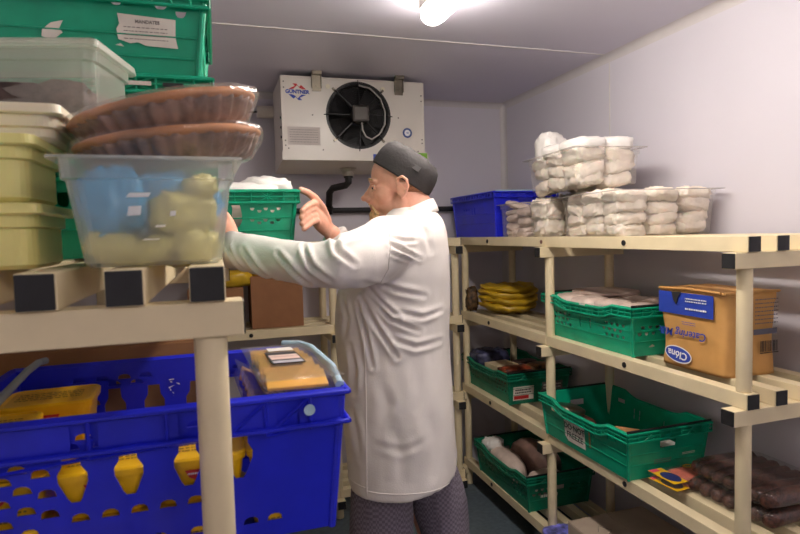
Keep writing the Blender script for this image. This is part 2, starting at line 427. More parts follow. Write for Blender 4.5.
b = B(); b.lathe([(.044, -.01), (.05, .0), (.05, .03), (.04, .044), (.012, .047)], 24, (fx, -.01, fz), axis='Y'); b.box((fx-.002, -.048, fz), (.092, .03, .088), bev=.012)
mo = b.make('fan_motor', 'motor', ac, smooth=False)
b = B(); b.tube([(fx+.005, -.045, fz-.045), (fx+.006, -.05, fz-.085), (fx+.025, -.045, fz-.118), (fx+.06, -.035, fz-.13), (fx+.105, -.028, fz-.10), (fx+.138, -.022, fz-.045), (fx+.142, -.02, fz+.02), (fx+.118, -.02, fz+.09), (fx+.06, -.02, fz+.142), (fx+.0, -.02, fz+.155)], .0045, 8)
b.make('motor_cable', mat('cable_grey', (176, 170, 164), .5), ac, smooth=True)
for x in (-.205, .245):
    b = B(); b.box((x, -.006, HH-.025), (.046, .003, .10), bev=.001); b.box((x, -.02, HH+.016), (.05, .032, .02), bev=.003)
    for e in (-1, 1): b.box((x+e*.024, -.012, HH-.02), (.003, .014, .08))
    b.tube([(x, -.008, HH-.045), (x, -.014, HH-.045)], .007, 6); b.make('hanging_bracket', 'steel', ac)
Fac = lambda cx, cz: (lambda u, v, w: V((cx+u, -.0015-w, cz+v)))
LG = thing
f = Fac(-.305, .35)
b = B(); text_mesh(b, 'GÜNTNER', .026, f, .0004, .0012); b.make('maker_lettering', 'bluep', ac)
b = B()
quad(b, 0, 0, 0, 0, f, pts=[(-.045, .014), (-.02, .014), (0, .034), (.012, .020), (.026, .014), (.046, .014), (.020, .036), (.010, .026), (-.004, .042), (-.024, .042), (-.012, .03)]); b.make('maker_emblem', 'red', ac, label='red chevron emblem')
b = B()
quad(b, 0, 0, 0, 0, f, pts=[(.045, -.014), (.02, -.014), (0, -.034), (-.012, -.020), (-.026, -.014), (-.046, -.014), (-.020, -.036), (-.010, -.026), (.004, -.042), (.024, -.042), (.012, -.03)][::-1]); b.make('maker_emblem', 'bluep', ac, label='blue chevron emblem')
f = Fac(-.278, .125); b = B(); quad(b, -.085, -.047, .085, .047, f); pl = b.make('rating_plate', 'lavender', ac)
b = B(); scrib(b, .15, .075, 6, lambda u, v, w: f(u, v, w+.001), 4, fill=.16); b.make('plate_print', 'greyink', pl)
f = Fac(.29, .155); b = B(); n = 32
b.panel([(.027*math.cos(2*PI*k/n), .027*math.sin(2*PI*k/n)) for k in range(n)], [[(.017*math.cos(-2*PI*k/n), .017*math.sin(-2*PI*k/n)) for k in range(n)]], .0004, lambda u, v, w: f(u, v, w+.0006))
b.make('round_sticker', mat('sticker_blue', (58, 80, 140), .5), ac)
b = B(); b.panel([(.018*math.cos(2*PI*k/n), .018*math.sin(2*PI*k/n)) for k in range(n)], [], .0004, lambda u, v, w: f(u, v, w+.0003)); b.make('round_sticker', 'white', ac, label='pale sticker centre')
b = B(); text_mesh(b, 'CE', .012, lambda u, v, w: f(u, v, w+.0012), .0002, .0003); b.bm.verts.ensure_lookup_table(); b.make('sticker_print', 'bluep', ac)
f = Fac(.12, .022); b = B(); quad(b, -.03, -.016, .03, .014, f, w=.006); b.make('sticker', 'bluep', ac, label='blue sticker')
f = Fac(.375, .03); b = B(); quad(b, -.035, -.014, .026, .016, f, w=.006); b.make('sticker', 'greenp', ac, label='green sticker')
b = B()
for (x, z) in [(-.375, .40), (-.375, .37), (-.375, .10), (-.375, .075), (.375, .33), (.375, .36), (.375, .10), (.375, .12), (-.36, .06), (-.18, .055), (.35, .055), (-.23, .235), (.24, .235)]:
    b.tube([(x, -.001, z), (x, -.0035, z)], .004, 8)
b.make('screw', 'greyink', ac)
for (x, z) in [(-.145, .385), (.155, .385)]:
    b = B(); b.tube([(x, -.001, z), (x, -.006, z)], .012, 16); b.make('grommet', 'creamtub', ac)
for z in (.12, .17, .22): b = B(); b.tube([(-W/2, .02, z), (-W/2-.006, .02, z)], .007, 10); b.make('side_screw', 'ink', ac)
# cable gland box beside the cooler
t = thing('junction_box', 'small round cable box on the wall left of the cooler', 'cable box', (.25, 3.42, H+.72))
b = B(); b.tube([(.09, .0, 0), (.0, 0, 0)], [.035, .035], 16); b.make('box_body', 'acwhite', t, smooth=False)
b = B(); b.tube([(.0, 0, 0), (-.05, 0, -.005), (-.1, .03, -.02), (-.12, .09, -.02)], .006, 8); b.make('cable', 'pipe', t)
# drain pipework
t = thing('drain_pipe', 'black plastic drain pipe running along the back wall below the cooler', 'pipe', (.73, 3.24, H))
def W2(p): return V(p)-V((.73, 3.24, H))
b = B(); b.tube([W2(p) for p in [(.733, 3.24, H+.345), (.733, 3.24, H+.30), (.72, 3.26, H+.285), (.66, 3.34, H+.275), (.645, 3.37, H+.25), (.645, 3.4, H+.17)]], .02, 14); b.make('downpipe', 'pipe', t, smooth=True)
b = B(); b.tube([W2((-.2, 3.47, H+.15)), W2((1.84, 3.47, H+.15))], .017, 12); b.tube([W2((.645, 3.41, H+.15)), W2((.645, 3.46, H+.15))], .022, 12); b.make('horizontal_pipe', 'pipe', t, smooth=False)
b = B(); b.tube([W2((.733, 3.24, H+.352)), W2((.733, 3.24, H+.325))], .027, 14); b.tube([W2((.645, 3.4, H+.17)), W2((.645, 3.42, H+.135))], .026, 14); b.make('pipe_fitting', 'pipe', t)
for x in (.12, .4, 1.2, 1.6):
    b = B(); b.box(W2((x, 3.495, H+.15)), (.02, .03, .03)); b.make('pipe_clip', 'pipe', t)
# ------------------------------------------------------------ crates
def dhole(cx, cy, w, h):          # flat-topped half round
    return [(cx-w/2, cy+h/2), (cx-w*.42, cy-h*.1), (cx-w*.25, cy-h*.45), (cx, cy-h*.5), (cx+w*.25, cy-h*.45), (cx+w*.42, cy-h*.1), (cx+w/2, cy+h/2)]
def dome(cx, cy, w, h):           # flat-bottomed half round
    return [(cx-w/2, cy-h/2), (cx+w/2, cy-h/2), (cx+w*.42, cy+h*.15), (cx+w*.25, cy+h*.42), (cx, cy+h*.5), (cx-w*.25, cy+h*.42), (cx-w*.42, cy+h*.15)]
def rect(cx, cy, w, h): return [(cx-w/2, cy-h/2), (cx+w/2, cy-h/2), (cx+w/2, cy+h/2), (cx-w/2, cy+h/2)]
def flag(cx, cy, w, h): return [(cx-w*.22, cy+h/2), (cx+w*.22, cy+h/2), (cx+w*.26, cy+h*.18), (cx+w/2, cy-h*.0), (cx+w/2, cy-h*.08), (cx+w*.2, cy-h/2), (cx-w*.2, cy-h/2), (cx-w/2, cy-h*.08), (cx-w/2, cy+h*.0), (cx-w*.26, cy+h*.18)]
def crate(name, label, loc, rz, LX, LY, Hc, m, inset=.018, dip=0, hx=(), hy=(), group=None, rimh=.035, cat='crate', bars=None, barm='blackbar', web=True, ribs=True):
    """open stacking crate; LX, LY = rim size; hx = holes in the walls facing +-y (u along x), hy = holes in the walls facing +-x"""
    t = thing(name, label, cat, loc, rz, group)
    lx, ly = LX/2-.012, LY/2-.012; bx_, by_ = lx-inset, ly-inset
    dp = lambda u, half: dip*max(0, min(1, (.62-abs(u)/half)/.18))
    b = B()
    for sgn in (-1, 1):
        for ax, half, hb, oth, ob, holes in (('x', lx, bx_, ly, by_, hx), ('y', ly, by_, lx, bx_, hy)):
            dpf = (lambda u: dp(u, half)) if ax == 'y' else (lambda u: 0)
            us = [half*(1-2*i/16) for i in range(17)]
            outer = [(-hb/hb*half, 0), (half, 0)]+[(u, Hc-dpf(u)-.002) for u in us]
            outer = [(-half, 0), (half, 0)]+[(u, Hc-dpf(u)-.002) for u in us]
            def f(u, v, w, ax=ax, half=half, hb=hb, oth=oth, ob=ob, sgn=sgn):
                k = v/Hc; uu = u*(hb+(half-hb)*k)/half; d = (ob+(oth-ob)*k+w)*sgn
                return (uu, d, v) if ax == 'x' else (d, uu, v)
            b.panel(outer, holes, .0025, f)
            # horizontal stiffening lines and corner posts on the wall
            for vz in ((.30, .52) if ribs else ()):
                b.tube([f(-half*.97, Hc*vz, .0022), f(half*.97, Hc*vz, .0022)], .0022, 5)
    b.box((0, 0, .002), (2*bx_, 2*by_, .004))
    for i in (-1, 1):
        for j in (-1, 1):
            b.tube([(i*bx_, j*by_, .0), (i*lx, j*ly, Hc-.01)], .007, 8)
    b.make('basket', m, t)
    b = B()
    def path(sgn, ax, off, dz):
        half, oth = (lx, ly) if ax == 'x' else (ly, lx)
        half = half+off; P = []
        for i in range(17):
            u = half*(-1+2*i/16); z = Hc-dz-(dp(u, half) if ax == 'y' else 0)
            P.append(V((u, sgn*(oth+off), z)) if ax == 'x' else V((sgn*(oth+off), u, z)))
        return P
    for sgn in (-1, 1):
        for ax in ('x', 'y'):
            up = (0, 0, 1)
            b.tube(path(sgn, ax, .004, .002), .0062, 4, up=(0, 0, 1)); b.tube(path(sgn, ax, .011, .003), .0042, 6, up=(0, 0, 1))
            b.tube(path(sgn, ax, .010, rimh), .0042, 6, up=(0, 0, 1))
            if rimh > .03 and ribs: b.tube(path(sgn, ax, .010, rimh*.52), .0026, 6, up=(0, 0, 1))
            A, Cc = path(sgn, ax, .010, .002), path(sgn, ax, .010, rimh)
            for i in () if not ribs else range(0, 17, 2 if (lx if ax == 'x' else ly) < .22 else 1):
                b.tube([A[i], Cc[i]], .0026, 5)
            for i in (() if not ribs else (3, 11)): b.tube([A[i], Cc[i+2]], .0024, 5); b.tube([Cc[i], A[i+2]], .0024, 5)
            if web:
                A2, C2 = path(sgn, ax, .004, .002), path(sgn, ax, .003, rimh)
                for i in range(16):
                    if i % 4 != 1: b.loft([[A2[i], A2[i+1]], [C2[i], C2[i+1]]], cap=False, closed=False)
    b.make('rim', m, t)
    for k, (p, q) in enumerate(bars or ()):
        b = B(); b.tube([p, q], .0048, 8, round_=False); b.make('support_bar', barm if isinstance(barm, str) else barm, t)
    t['_d'] = 0; del t['_d']
    return t
def cwall(LX, LY, Hc, side, inset=.018, off=.003):
    """placing function on a crate's outer wall"""
    lx, ly = LX/2-.012, LY/2-.012
    def f(u, v, w=0):
        k = v/Hc; d = -inset+inset*k
        w = w+off
        return {'-y': V((u, -(ly+d+w), v)), '-x': V((-(lx+d+w), -u, v)), '+x': V((lx+d+w, u, v))}[side]
    return f
def grid(rows, y0, dy, cols, x0, dx, fn, w, h, stag=True):
    return [fn(x0+i*dx+(dx/2 if stag and j % 2 else 0), y0+j*dy, w, h) for j in range(rows) for i in range(cols)]
G = 'green stacking crates'
hs = dhole
# side patterns (kept clear of each other)
sideY = grid(3, .066, .023, 4, -.245, .034, dhole, .020, .012)+grid(3, .066, .023, 4, .115, .034, dhole, .020, .012)+[rect(-.035, .095, .007, .045), rect(.035, .095, .007, .045)]
sideX = grid(2, .085, .024, 3, -.155, .034, dhole, .020, .012)+grid(2, .085, .024, 3, .065, .034, dhole, .020, .012)+[rect(0, .105, .055, .028)]

# A: shelf two, right
def bar2(LX, LY, Hc, z=0): 
    return [((-LX/2+.004, s*(LY/2-.006), Hc+.006+z), (LX/2-.004, s*(LY/2-.006), Hc+.006+z)) for s in (-1, 1)]
cA = crate('stacking_crate', 'green crate full of pale wrapped packs beside the brown milk bag', (1.642, 2.045, L2+.001), 0, .40, .62, .188, 'green', hx=sideX, hy=sideY, dip=.018, bars=bar2(.40, .62, .188))
cB = crate('stacking_crate', 'large green crate with black bars and a white freeze warning label', (1.59, 2.005, L3+.001), 0, .395, .61, .188, 'green', hx=[rect(0, .125, .075, .026)], hy=[rect(-.075, .10, .007, .04), rect(.075, .10, .009, .045), rect(.11, .10, .009, .045), rect(-.2, .135, .05, .018), rect(.2, .135, .05, .018)], dip=.024, bars=bar2(.395, .61, .188))
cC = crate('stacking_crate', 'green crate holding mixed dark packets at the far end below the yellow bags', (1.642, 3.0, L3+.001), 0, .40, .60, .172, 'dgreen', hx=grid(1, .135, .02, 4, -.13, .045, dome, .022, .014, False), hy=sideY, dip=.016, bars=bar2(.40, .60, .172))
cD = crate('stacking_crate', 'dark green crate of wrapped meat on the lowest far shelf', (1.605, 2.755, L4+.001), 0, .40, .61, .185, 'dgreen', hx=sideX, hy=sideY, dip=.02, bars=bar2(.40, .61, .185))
# labels on them
f = cwall(.395, .61, .188, '-x'); b = B(); quad(b, 0, 0, 0, 0, f, pts=[(.022, .026), (-.10, .026), (-.122, .044), (-.122, .118), (.022, .118)]); lb = b.make('label', 'paper', cB)
b = B(); g = lambda u, v, w: f(-.05+u, .072+v, w+.0007)
text_mesh(b, 'DO NOT', .036, lambda u, v, w: g(u, v+.021, w), .0003, .0007); text_mesh(b, 'FREEZE', .036, lambda u, v, w: g(u, v-.016, w), .0003, .0007); b.make('label_lettering', 'ink', lb)
b = B(); quad(b, .050, .05, .060, .12, lambda u, v, w: f(u, v, w)); b.make('label', 'card', cB, label='thin orange tag')
f = cwall(.40, .60, .172, '-y'); b = B(); quad(b, -.155, .022, -.03, .098, f); lb = b.make('label', 'paper', cC)
b = B(); quad(b, -.15, .028, -.06, .048, f, w=.0011); b.make('label_stripe', 'red', lb)
b = B(); scrib(b, .10, .03, 2, lambda u, v, w: f(-.095+u, .072+v, w+.0016), 3); b.make('label_print', 'ink', lb)
b = B(); quad(b, .02, .04, .15, .11, f); lb = b.make('label', 'greyink', cC, label='grey printed label')
b = B(); scrib(b, .11, .05, 3, lambda u, v, w: f(.085+u, .075+v, w+.0012), 5); b.make('label_print', 'paper', lb)
f = cwall(.40, .61, .185, '-y'); b = B(); scrib(b, .10, .03, 1, lambda u, v, w: f(-.06+u, .075+v, w+.0003), 8); b.make('label', 'paper', cD)
f = cwall(.40, .62, .188, '-x'); b = B(); quad(b, -.01, .168, .03, .176, lambda u, v, w: f(u, v, w+.012)); quad(b, .12, .178, .15, .185, lambda u, v, w: f(u, v, w+.012)); b.make('label', 'paper', cA, label='small white tag remnant')
# B wear marks on the near end
f = cwall(.395, .61, .188, '-y'); b = B(); scrib(b, .08, .02, 3, lambda u, v, w: f(-.02+u, .06+v, w), 11); b.make('worn_label', 'greyink', cB)
b = B(); scrib(b, .06, .01, 2, lambda u, v, w: f(.10+u, .075+v, w), 12); b.make('worn_label', 'paper', cB)

# ------------------------------------------------------------ soft packs
def pillow(b, c, s, seed=0, amp=.12, rot=None, e=.55, seg=28, fr=3.0, ridge=True):
    """soft filled bag: superellipsoid with creases"""
    r = random.Random(seed); off = V((r.uniform(0, 50), r.uniform(0, 50), r.uniform(0, 50)))
    tb = B(); tb.ell((0, 0, 0), (1, 1, 1), seg, e=e)
    mn = min(s)
    for v in tb.bm.verts:
        p = v.co.copy()
        q = V((p.x*s[0], p.y*s[1], p.z*s[2]))/max(s)
        n = noise.fractal(q*fr+off, 1, 2, 3)
        if ridge: n = (abs(noise.noise(q*fr*1.6+off))*-2+.6)*.7+n*.5
        d = 1+amp*n
        v.co = V((p.x*s[0]*(1+(d-1)*mn/s[0]), p.y*s[1]*(1+(d-1)*mn/s[1]), p.z*s[2]*d))
    R = rot or Matrix.Identity(3)
    for v in tb.bm.verts: v.co = R @ v.co + V(c)
    b.merge(tb.bm)
    return b
def bag(name, label, cat, c, s, m, seed=0, group=None, rot=None, **k):
    b = B(); pillow(b, (0, 0, 0), s, seed, rot=rot, **k)
    o = b.make(name, m, None, smooth=True, loc=c); return tag(o, label, cat, group)
RZ = lambda a: Matrix.Rotation(a, 3, 'Z'); RY = lambda a: Matrix.Rotation(a, 3, 'Y'); RX = lambda a: Matrix.Rotation(a, 3, 'X')
# packs in crate A
k = 0
for j, y in enumerate((1.83, 1.98, 2.13, 2.27)):
    for i, x in enumerate((1.56, 1.724)):
        for lz in range(2):
            top = lz == 1
            bag('wrapped_pack', 'pale wrapped pack lying in the green crate beside the milk bag', 'food pack', (x+(k % 3-1)*.004, y, L2+.052+lz*.09+(0.004*(k % 2))), (.079, .069, .045 if top else .04), 'bagp', 100+k, 'pale packs in the green crate beside the milk bag', amp=.16); k += 1
bag('clear_bag', 'loose clear sheet over the packs beside the milk bag', 'plastic bag', (1.70, 2.22, L2+.196), (.12, .14, .012), 'bagp', 77, amp=.4)
# things in crate B
t = bag('cardboard_flap', 'brown cardboard scrap at the near left corner of the large green crate', 'cardboard', (1.50, 1.79, L3+.15), (.07, .05, .006), 'card', 3, rot=RZ(-.5) @ RY(.15), e=.3, amp=.2)
bag('meat_pack', 'small dark red pack at the near end of the large green crate', 'food pack', (1.55, 1.78, L3+.06), (.09, .05, .03), 'darkred', 5)
bag('white_packet', 'white packet lying in the near end of the large green crate', 'food pack', (1.66, 1.80, L3+.06), (.05, .06, .03), 'bagw', 6)
bag('silver_packet', 'small silver packet at the far left corner of the large green crate', 'food pack', (1.50, 2.22, L3+.125), (.06, .06, .018), 'steel', 8, rot=RY(.2))
bag('dark_packet', 'dark packet lying under the silver packet in the large green crate', 'food pack', (1.52, 2.2, L3+.05), (.08, .07, .04), 'darkred', 9)
# crate C contents: navy bag, cream card box, dark trays
bag('crinkled_bag', 'crinkled navy and white bag at the far end of the crate below the yellow bags', 'bag', (1.57, 3.17, L3+.165), (.11, .09, .05), 'navybag', 21, amp=.35, fr=5)
t = thing('card_box', 'cream card box on top of the packets in the far green crate', 'box', (1.565, 3.00, L3+.137), .12)
b = B(); b.box((0, 0, .015), (.15, .13, .03), bev=.002); b.make('box_body', 'bone', t)
b = B(); b.box((0, -.066, .015), (.148, .001, .02)); b.make('side_print', 'darkred', t)
for k_, (x, y, z, w_) in enumerate([(1.60, 2.88, .150, .2), (1.72, 3.0, .15, .15), (1.73, 2.87, .158, .14), (1.60, 2.83, .135, .2)]):
    o = bag('dark_packet', ['dark packet with orange print in front of the cream card box', 'dark packet by the wall beside the cream card box', 'brown packet with light specks near the far crate corner', 'dark packet against the near end of the far crate'][k_], 'food pack', (x, y, L3+z), (w_/2, .05, .022), mat('packet_'+'abcd'[k_], [(140, 62, 36), (66, 44, 40), (120, 84, 50), (58, 38, 36)][k_], .4, var=.6, scale=34), 30+k_, rot=RZ(.1*k_))
bag('food_bag', 'dark packets filling the bottom of the far green crate', 'food pack', (1.64, 3.0, L3+.066), (.16, .24, .058), 'darkred', 44, e=.35)
# crate D contents: wrapped meat joints
bag('meat_joint', 'large wrapped meat joint curving up in the lowest far crate', 'meat', (1.66, 2.80, L4+.125), (.09, .17, .10), 'meat', 51, e=.9, rot=RZ(.25), amp=.1)
bag('meat_joint', 'pale strip of meat lying along the aisle side of the lowest far crate', 'meat', (1.50, 2.83, L4+.095), (.065, .17, .085), 'bagp', 52, e=.8, amp=.12)
bag('meat_joint', 'smaller pale wrapped meat piece at the near end of the lowest far crate', 'meat', (1.58, 2.56, L4+.085), (.11, .07, .075), 'bagp', 53, e=.8, amp=.15)
bag('clear_bag', 'crumpled silvery bag at the far end of the lowest far crate', 'plastic bag', (1.49, 2.98, L4+.17), (.06, .045, .03), 'bagw', 54, amp=.5)
# crumpled coloured packet at the foot of the middle post and the pale box
bag('coloured_packet', 'red and blue patterned packet beside the pale box on the lowest shelf', 'food pack', (1.45, 2.23, L4+.018), (.075, .06, .016), mat('multicolour_print', (110, 110, 190), .35, var=.9, scale=26), 61, amp=.2)
o = COL.objects[-1] if False else None
t = thing('cardboard_box', 'flat pale cardboard box on the lowest shelf under the large green crate', 'box', (1.625, 1.83, L4+.001))
b = B(); b.box((0, 0, .06), (.40, .60, .12), bev=.003); b.make('box_body', 'beigecard', t)
b = B(); b.box((-.10, 0, .122), (.196, .602, .003), rz=0); b.make('flap', 'beigecard', t); b = B(); b.box((.10, 0, .122), (.196, .602, .003)); b.make('flap', 'beigecard', t)
b = B(); b.tube([(-.13, .18, .1240), (-.10, .22, .1240), (-.07, .17, .1240), (-.11, .14, .1240)], .0015, 4); b.make('pen_mark', 'greyink', t)

# yellow bags (shelf two, far)
for k_, (z, sx, sy, dx, rr) in enumerate([(.026, .15, .16, 0, .0), (.062, .155, .17, .008, .1), (.098, .16, .155, 0, -.08), (.131, .145, .15, .012, .05)]):
    o = B(); tb = B(); pillow(tb, (0, 0, 0), (sx*1.08, sy*1.05, .030), 200+k_, amp=.75, fr=5, e=.95)
    for v in tb.bm.verts: v.co.z += .9*(v.co.x/ .16)**2*.030+(v.co.y/.16)**2*.010+.008*noise.noise(V((v.co.x*20, v.co.y*20, k_*3)))
    ob = tb.make('yellow_bag', 'yellowbag', None, smooth=True, loc=(1.64, 3.05, L2+z+.004), rz=rr)
    tag(ob, ['lowest yellow bag of the stack at the far end of the right shelving', 'second yellow bag from the bottom of the far stack', 'third yellow bag from the bottom of the far stack', 'topmost yellow bag of the far stack on the second shelf'][k_], 'bag', 'stacked yellow bags')
bag('brown_bag', 'dark brown speckled bag against the yellow stack by the corner post', 'bag', (1.475, 3.22, L2+.075), (.035, .05, .07), mat('speckled_bag', (92, 66, 36), .6, var=.6, scale=40), 210, amp=.35)

# ------------------------------------------------------------ milk bag
mb = thing('milk_powder_bag', 'brown kraft catering milk bag standing upside down behind the front post', 'paper bag', (1.625, 1.535, L2+.001))
def milk():
    b = B(); Wx, Wy, Hh = .225, .285, .265
    rings = []
    for i in range(25):
        k = i/24; z = Hh*k; pin = 1-.025*math.sin(PI*k)+.02*(k > .9)
        ring = []
        n = 64
        for j in range(n):
            a = 2*PI*j/n; c, s_ = math.cos(a), math.sin(a); ex = .22
            x = math.copysign(abs(c)**ex, c)*Wx/2; y = math.copysign(abs(s_)**ex, s_)*Wy/2
            q = V((x*9, y*9, z*7+3)); d = .006*noise.noise(q)+.003*noise.noise(q*2.7)
            r = pin+d/.12
            zz = z+(.006*noise.noise(V((x*14, y*14, 9))) if i in (23, 24) else 0)
            ring.append((x*r, y*r, zz))
        rings.append(ring)
    b.loft(rings); return b
milk().make('bag_body', 'kraft', mb, smooth=True)
b = B(); b.box((0, 0, .268), (.228, .286, .006), bev=.002); b.tube([(-.118, -.13, .272), (-.12, 0, .276), (-.116, .135, .271)], .004, 6); b.tube([(-.115, -.142, .271), (0, -.146, .276), (.115, -.142, .270)], .004, 6); b.make('top_fold', 'kraft', mb)
fx_ = lambda u, v, w: V((-.1135-.0015-w, -u, .132+v)) if u > -.1415 else V((-.1135-.1415-u, .1430+w, .132+v))   # face towards the aisle; u to the viewer's right
def up(f, cu, cv): return lambda u, v, w: f(cu-u, cv-v, w)  # printed upside down
b = B(); quad(b, -.138, .052, .10, .128, lambda u, v, w: fx_(u, v, w+.0005)); bp_ = b.make('blue_panel', 'bluep', mb)
b = B(); 
for i, (tx, s_) in enumerate([('LESS THAN HALF', .0), ('THE FAT OF MILK', .0)]): pass
scrib(b, .09, .018, 2, up(lambda u, v, w: fx_(u, v, w+.0035), .03, .105), 2, fill=.45); scrib(b, .09, .007, 1, up(lambda u, v, w: fx_(u, v, w+.0035), .03, .075), 7, fill=.8); b.make('panel_print', 'white', bp_)
b = B(); text_mesh(b, 'Catering Milk', .038, up(lambda u, v, w: fx_(u, v, w+.003), -.028, -.012), .0003, .0004, shear=.2); scrib(b, .06, .014, 2, up(lambda u, v, w: fx_(u, v, w+.003), .0, .025), 9, fill=.35); b.make('lettering', 'bluep', mb, label='dark blue lettering upside down')
b = B(); n = 36
b.panel([(.056*math.cos(2*PI*k/n), .025*math.sin(2*PI*k/n)) for k in range(n)], [], .0006, lambda u, v, w: fx_(-.045+u, -.088+v+u*-.08, w+.004)); em = b.make('oval_emblem', 'bluep', mb)
b = B(); text_mesh(b, 'Clóna', .036, up(lambda u, v, w: fx_(u, v+(u+.045)*-.08, w+.0052), -.045, -.088), .0003, .0006, shear=.15)
b.panel([(.060*math.cos(2*PI*k/n), .029*math.sin(2*PI*k/n)) for k in range(n)], [[(.0565*math.cos(-2*PI*k/n), .0255*math.sin(-2*PI*k/n)) for k in range(n)]], .0006, lambda u, v, w: fx_(-.045+u, -.088+v+u*-.08, w+.004)); b.make('emblem_lettering', 'white', em)
b = B(); quad(b, 0, 0, 0, 0, lambda u, v, w: fx_(u, v, w+.0045), pts=[(-.075, .128), (-.03, .131), (-.045, .112), (-.052, .085), (-.066, .10), (-.07, .115)]); b.make('torn_hole', 'ink', mb)
fn_ = lambda u, v, w: V((u, -.144-.001-w, .132+v))
b = B()
r_ = random.Random(5); u = .03
while u < .105:
    ww = r_.choice([.0012, .0022, .0035]); quad(b, u, -.058, u+ww, -.022, fn_, w=.0012); u += ww+r_.choice([.0015, .0025, .003])
quad(b, .028, -.063, .107, -.060, fn_, w=.0012); b.make('barcode', 'ink', mb)
b = B(); quad(b, -.0, .0, .10, .018, fn_, w=.0012); scrib(b, .10, .09, 7, lambda u, v, w: fn_(.055+u, .075+v, w+.0012), 8, fill=.25); b.make('side_print', mat('grey_blue_print', (96, 96, 112), .6), mb)

# ------------------------------------------------------------ GN pans with wrapped bags on the right top shelf
def gn(name, label, cat, loc, rz, sx, sy, h, m, lip=.018, rad=.03, inset=.016, th=.0025, group=None, lid=False, band=True, mlip=None):
    t = thing(name, label, cat, loc, rz, group)
    def rr(hx_, hy_, r, z, n=5):
        P = []
        for cx, cy, a0 in ((hx_-r, hy_-r, 0), (-hx_+r, hy_-r, PI/2), (-hx_+r, -hy_+r, PI), (hx_-r, -hy_+r, 3*PI/2)):
            for k in range(n+1): a = a0+PI/2*k/n; P.append((cx+r*math.cos(a), cy+r*math.sin(a), z))
        return P
    hx_, hy_ = sx/2, sy/2
    b = B()
    R = [rr(hx_-inset-.006, hy_-inset-.006, rad*.8, 0), rr(hx_-inset, hy_-inset, rad, .006), rr(hx_-.006, hy_-.006, rad, h-.028), rr(hx_-.001, hy_-.001, rad, h-.026), rr(hx_, hy_, rad, h-.001)]
    prev = None
    b.loft(R, cap=False); b.bm.faces.new([b.bm.verts.new(V(p)) for p in R[0]][::-1])
    b.make('pan_body', m, t, smooth=False)
    b = B(); b.loft([rr(hx_, hy_, rad, h-.002), rr(hx_+lip, hy_+lip, rad*.5, h-.002), rr(hx_+lip, hy_+lip, rad*.5, h+.001), rr(hx_, hy_, rad, h+.001), rr(hx_, hy_, rad, h-.002)], cap=False); b.make('rim', mlip or m, t)
    if lid:
        b = B(); b.loft([rr(hx_+lip, hy_+lip, rad*.6, h-.010), rr(hx_+lip+.002, hy_+lip+.002, rad*.6, h-.008), rr(hx_+lip, hy_+lip, rad*.6, h+.004), rr(hx_-.004, hy_-.004, rad, h+.006), rr(hx_-.02, hy_-.02, rad, h+.003)]); b.make('lid', mlip or m, t, smooth=False)
    return t
# big pan, corner (1.40,1.765) rotated -8 deg
M['rimclear'] = film('clear_rim', (205, 198, 192), .55, .08)
def place_pan(corner, rz, sx, sy):
    R = Matrix.Rotation(rz, 3, 'Z'); return V(corner)+R @ V((sx/2, sy/2, 0)), R
GP = 'clear pans of wrapped bags'
def fill_pan(c, R, sx, sy, h, nx, ny, nz, seed, label, group, m='bag', e=.5, hsc=1.0, inset=.018, only=None, tm=.02):
    k = 0
    for iz in range(nz):
        for iy in range(ny):
            for ix in range(nx):
                if 0 < ix < nx-1 and 0 < iy < ny-1 and iz < nz-1: k += 1; continue
                zc = .004+(h*hsc-.004)*(iz+.5)/nz; ins = inset*(1-zc/h)+.006
                ux, uy = sx-2*ins, sy-2*ins
                p = V((-ux/2+ux*(ix+.5)/nx, -uy/2+uy*(iy+.5)/ny, zc))
                rr_ = random.Random(seed*7+k); zz = h*hsc/nz/2*rr_.uniform(1.15, 1.5)
                p.z += rr_.uniform(-.2, .2)*h/nz*(.6 if iz in (0, nz-1) else 1); p.x += .004*(1 if ix < nx/2 else -1)*rr_.random(); p.y += .004*(1 if iy < ny/2 else -1)*rr_.random()
                bag('wrapped_bag', label, 'food bag', c+R @ p, (ux/nx/2*rr_.uniform(.92, 1.02), uy/ny/2*rr_.uniform(.92, 1.02), zz), m, seed+k, group, rot=R @ RY(rr_.uniform(-.28, .28)) @ RX(rr_.uniform(-.22, .22)) @ RZ(rr_.uniform(-.12, .12)), e=rr_.uniform(.45, .7), amp=.34, seg=44, fr=rr_.uniform(4.5, 8.5)); k += 1
SXb, SYb, Hb = .425, .47, .172
c, R = place_pan((1.415, 1.775, L1+.001), -.13, SXb, SYb)
gn('clear_pan', 'large clear pan of white wrapped bags on the top shelf, nearest the camera', 'food pan', c, -.13, SXb, SYb, Hb, 'clear', inset=.014, mlip=M['rimclear'])
fill_pan(c, R, SXb, SYb, Hb, 3, 3, 4, 300, 'white wrapped bag stacked in the large clear pan nearest the camera', 'white wrapped bags in the large clear pan', inset=.014)
SXu, SYu, Hu = .30, .47, .15
cu_, Ru = place_pan((1.385, 1.985, L1+.212), -.10, SXu, SYu)
gn('clear_pan', 'upper clear pan of white wrapped bags stacked on top of another pan', 'food pan', cu_, -.10, SXu, SYu, Hu, 'clear', inset=.012, mlip=M['rimclear'])
fill_pan(cu_, Ru, SXu, SYu, Hu, 2, 3, 3, 400, 'white wrapped bag in the upper clear pan', 'white wrapped bags in the upper clear pan', inset=.012, hsc=.98)
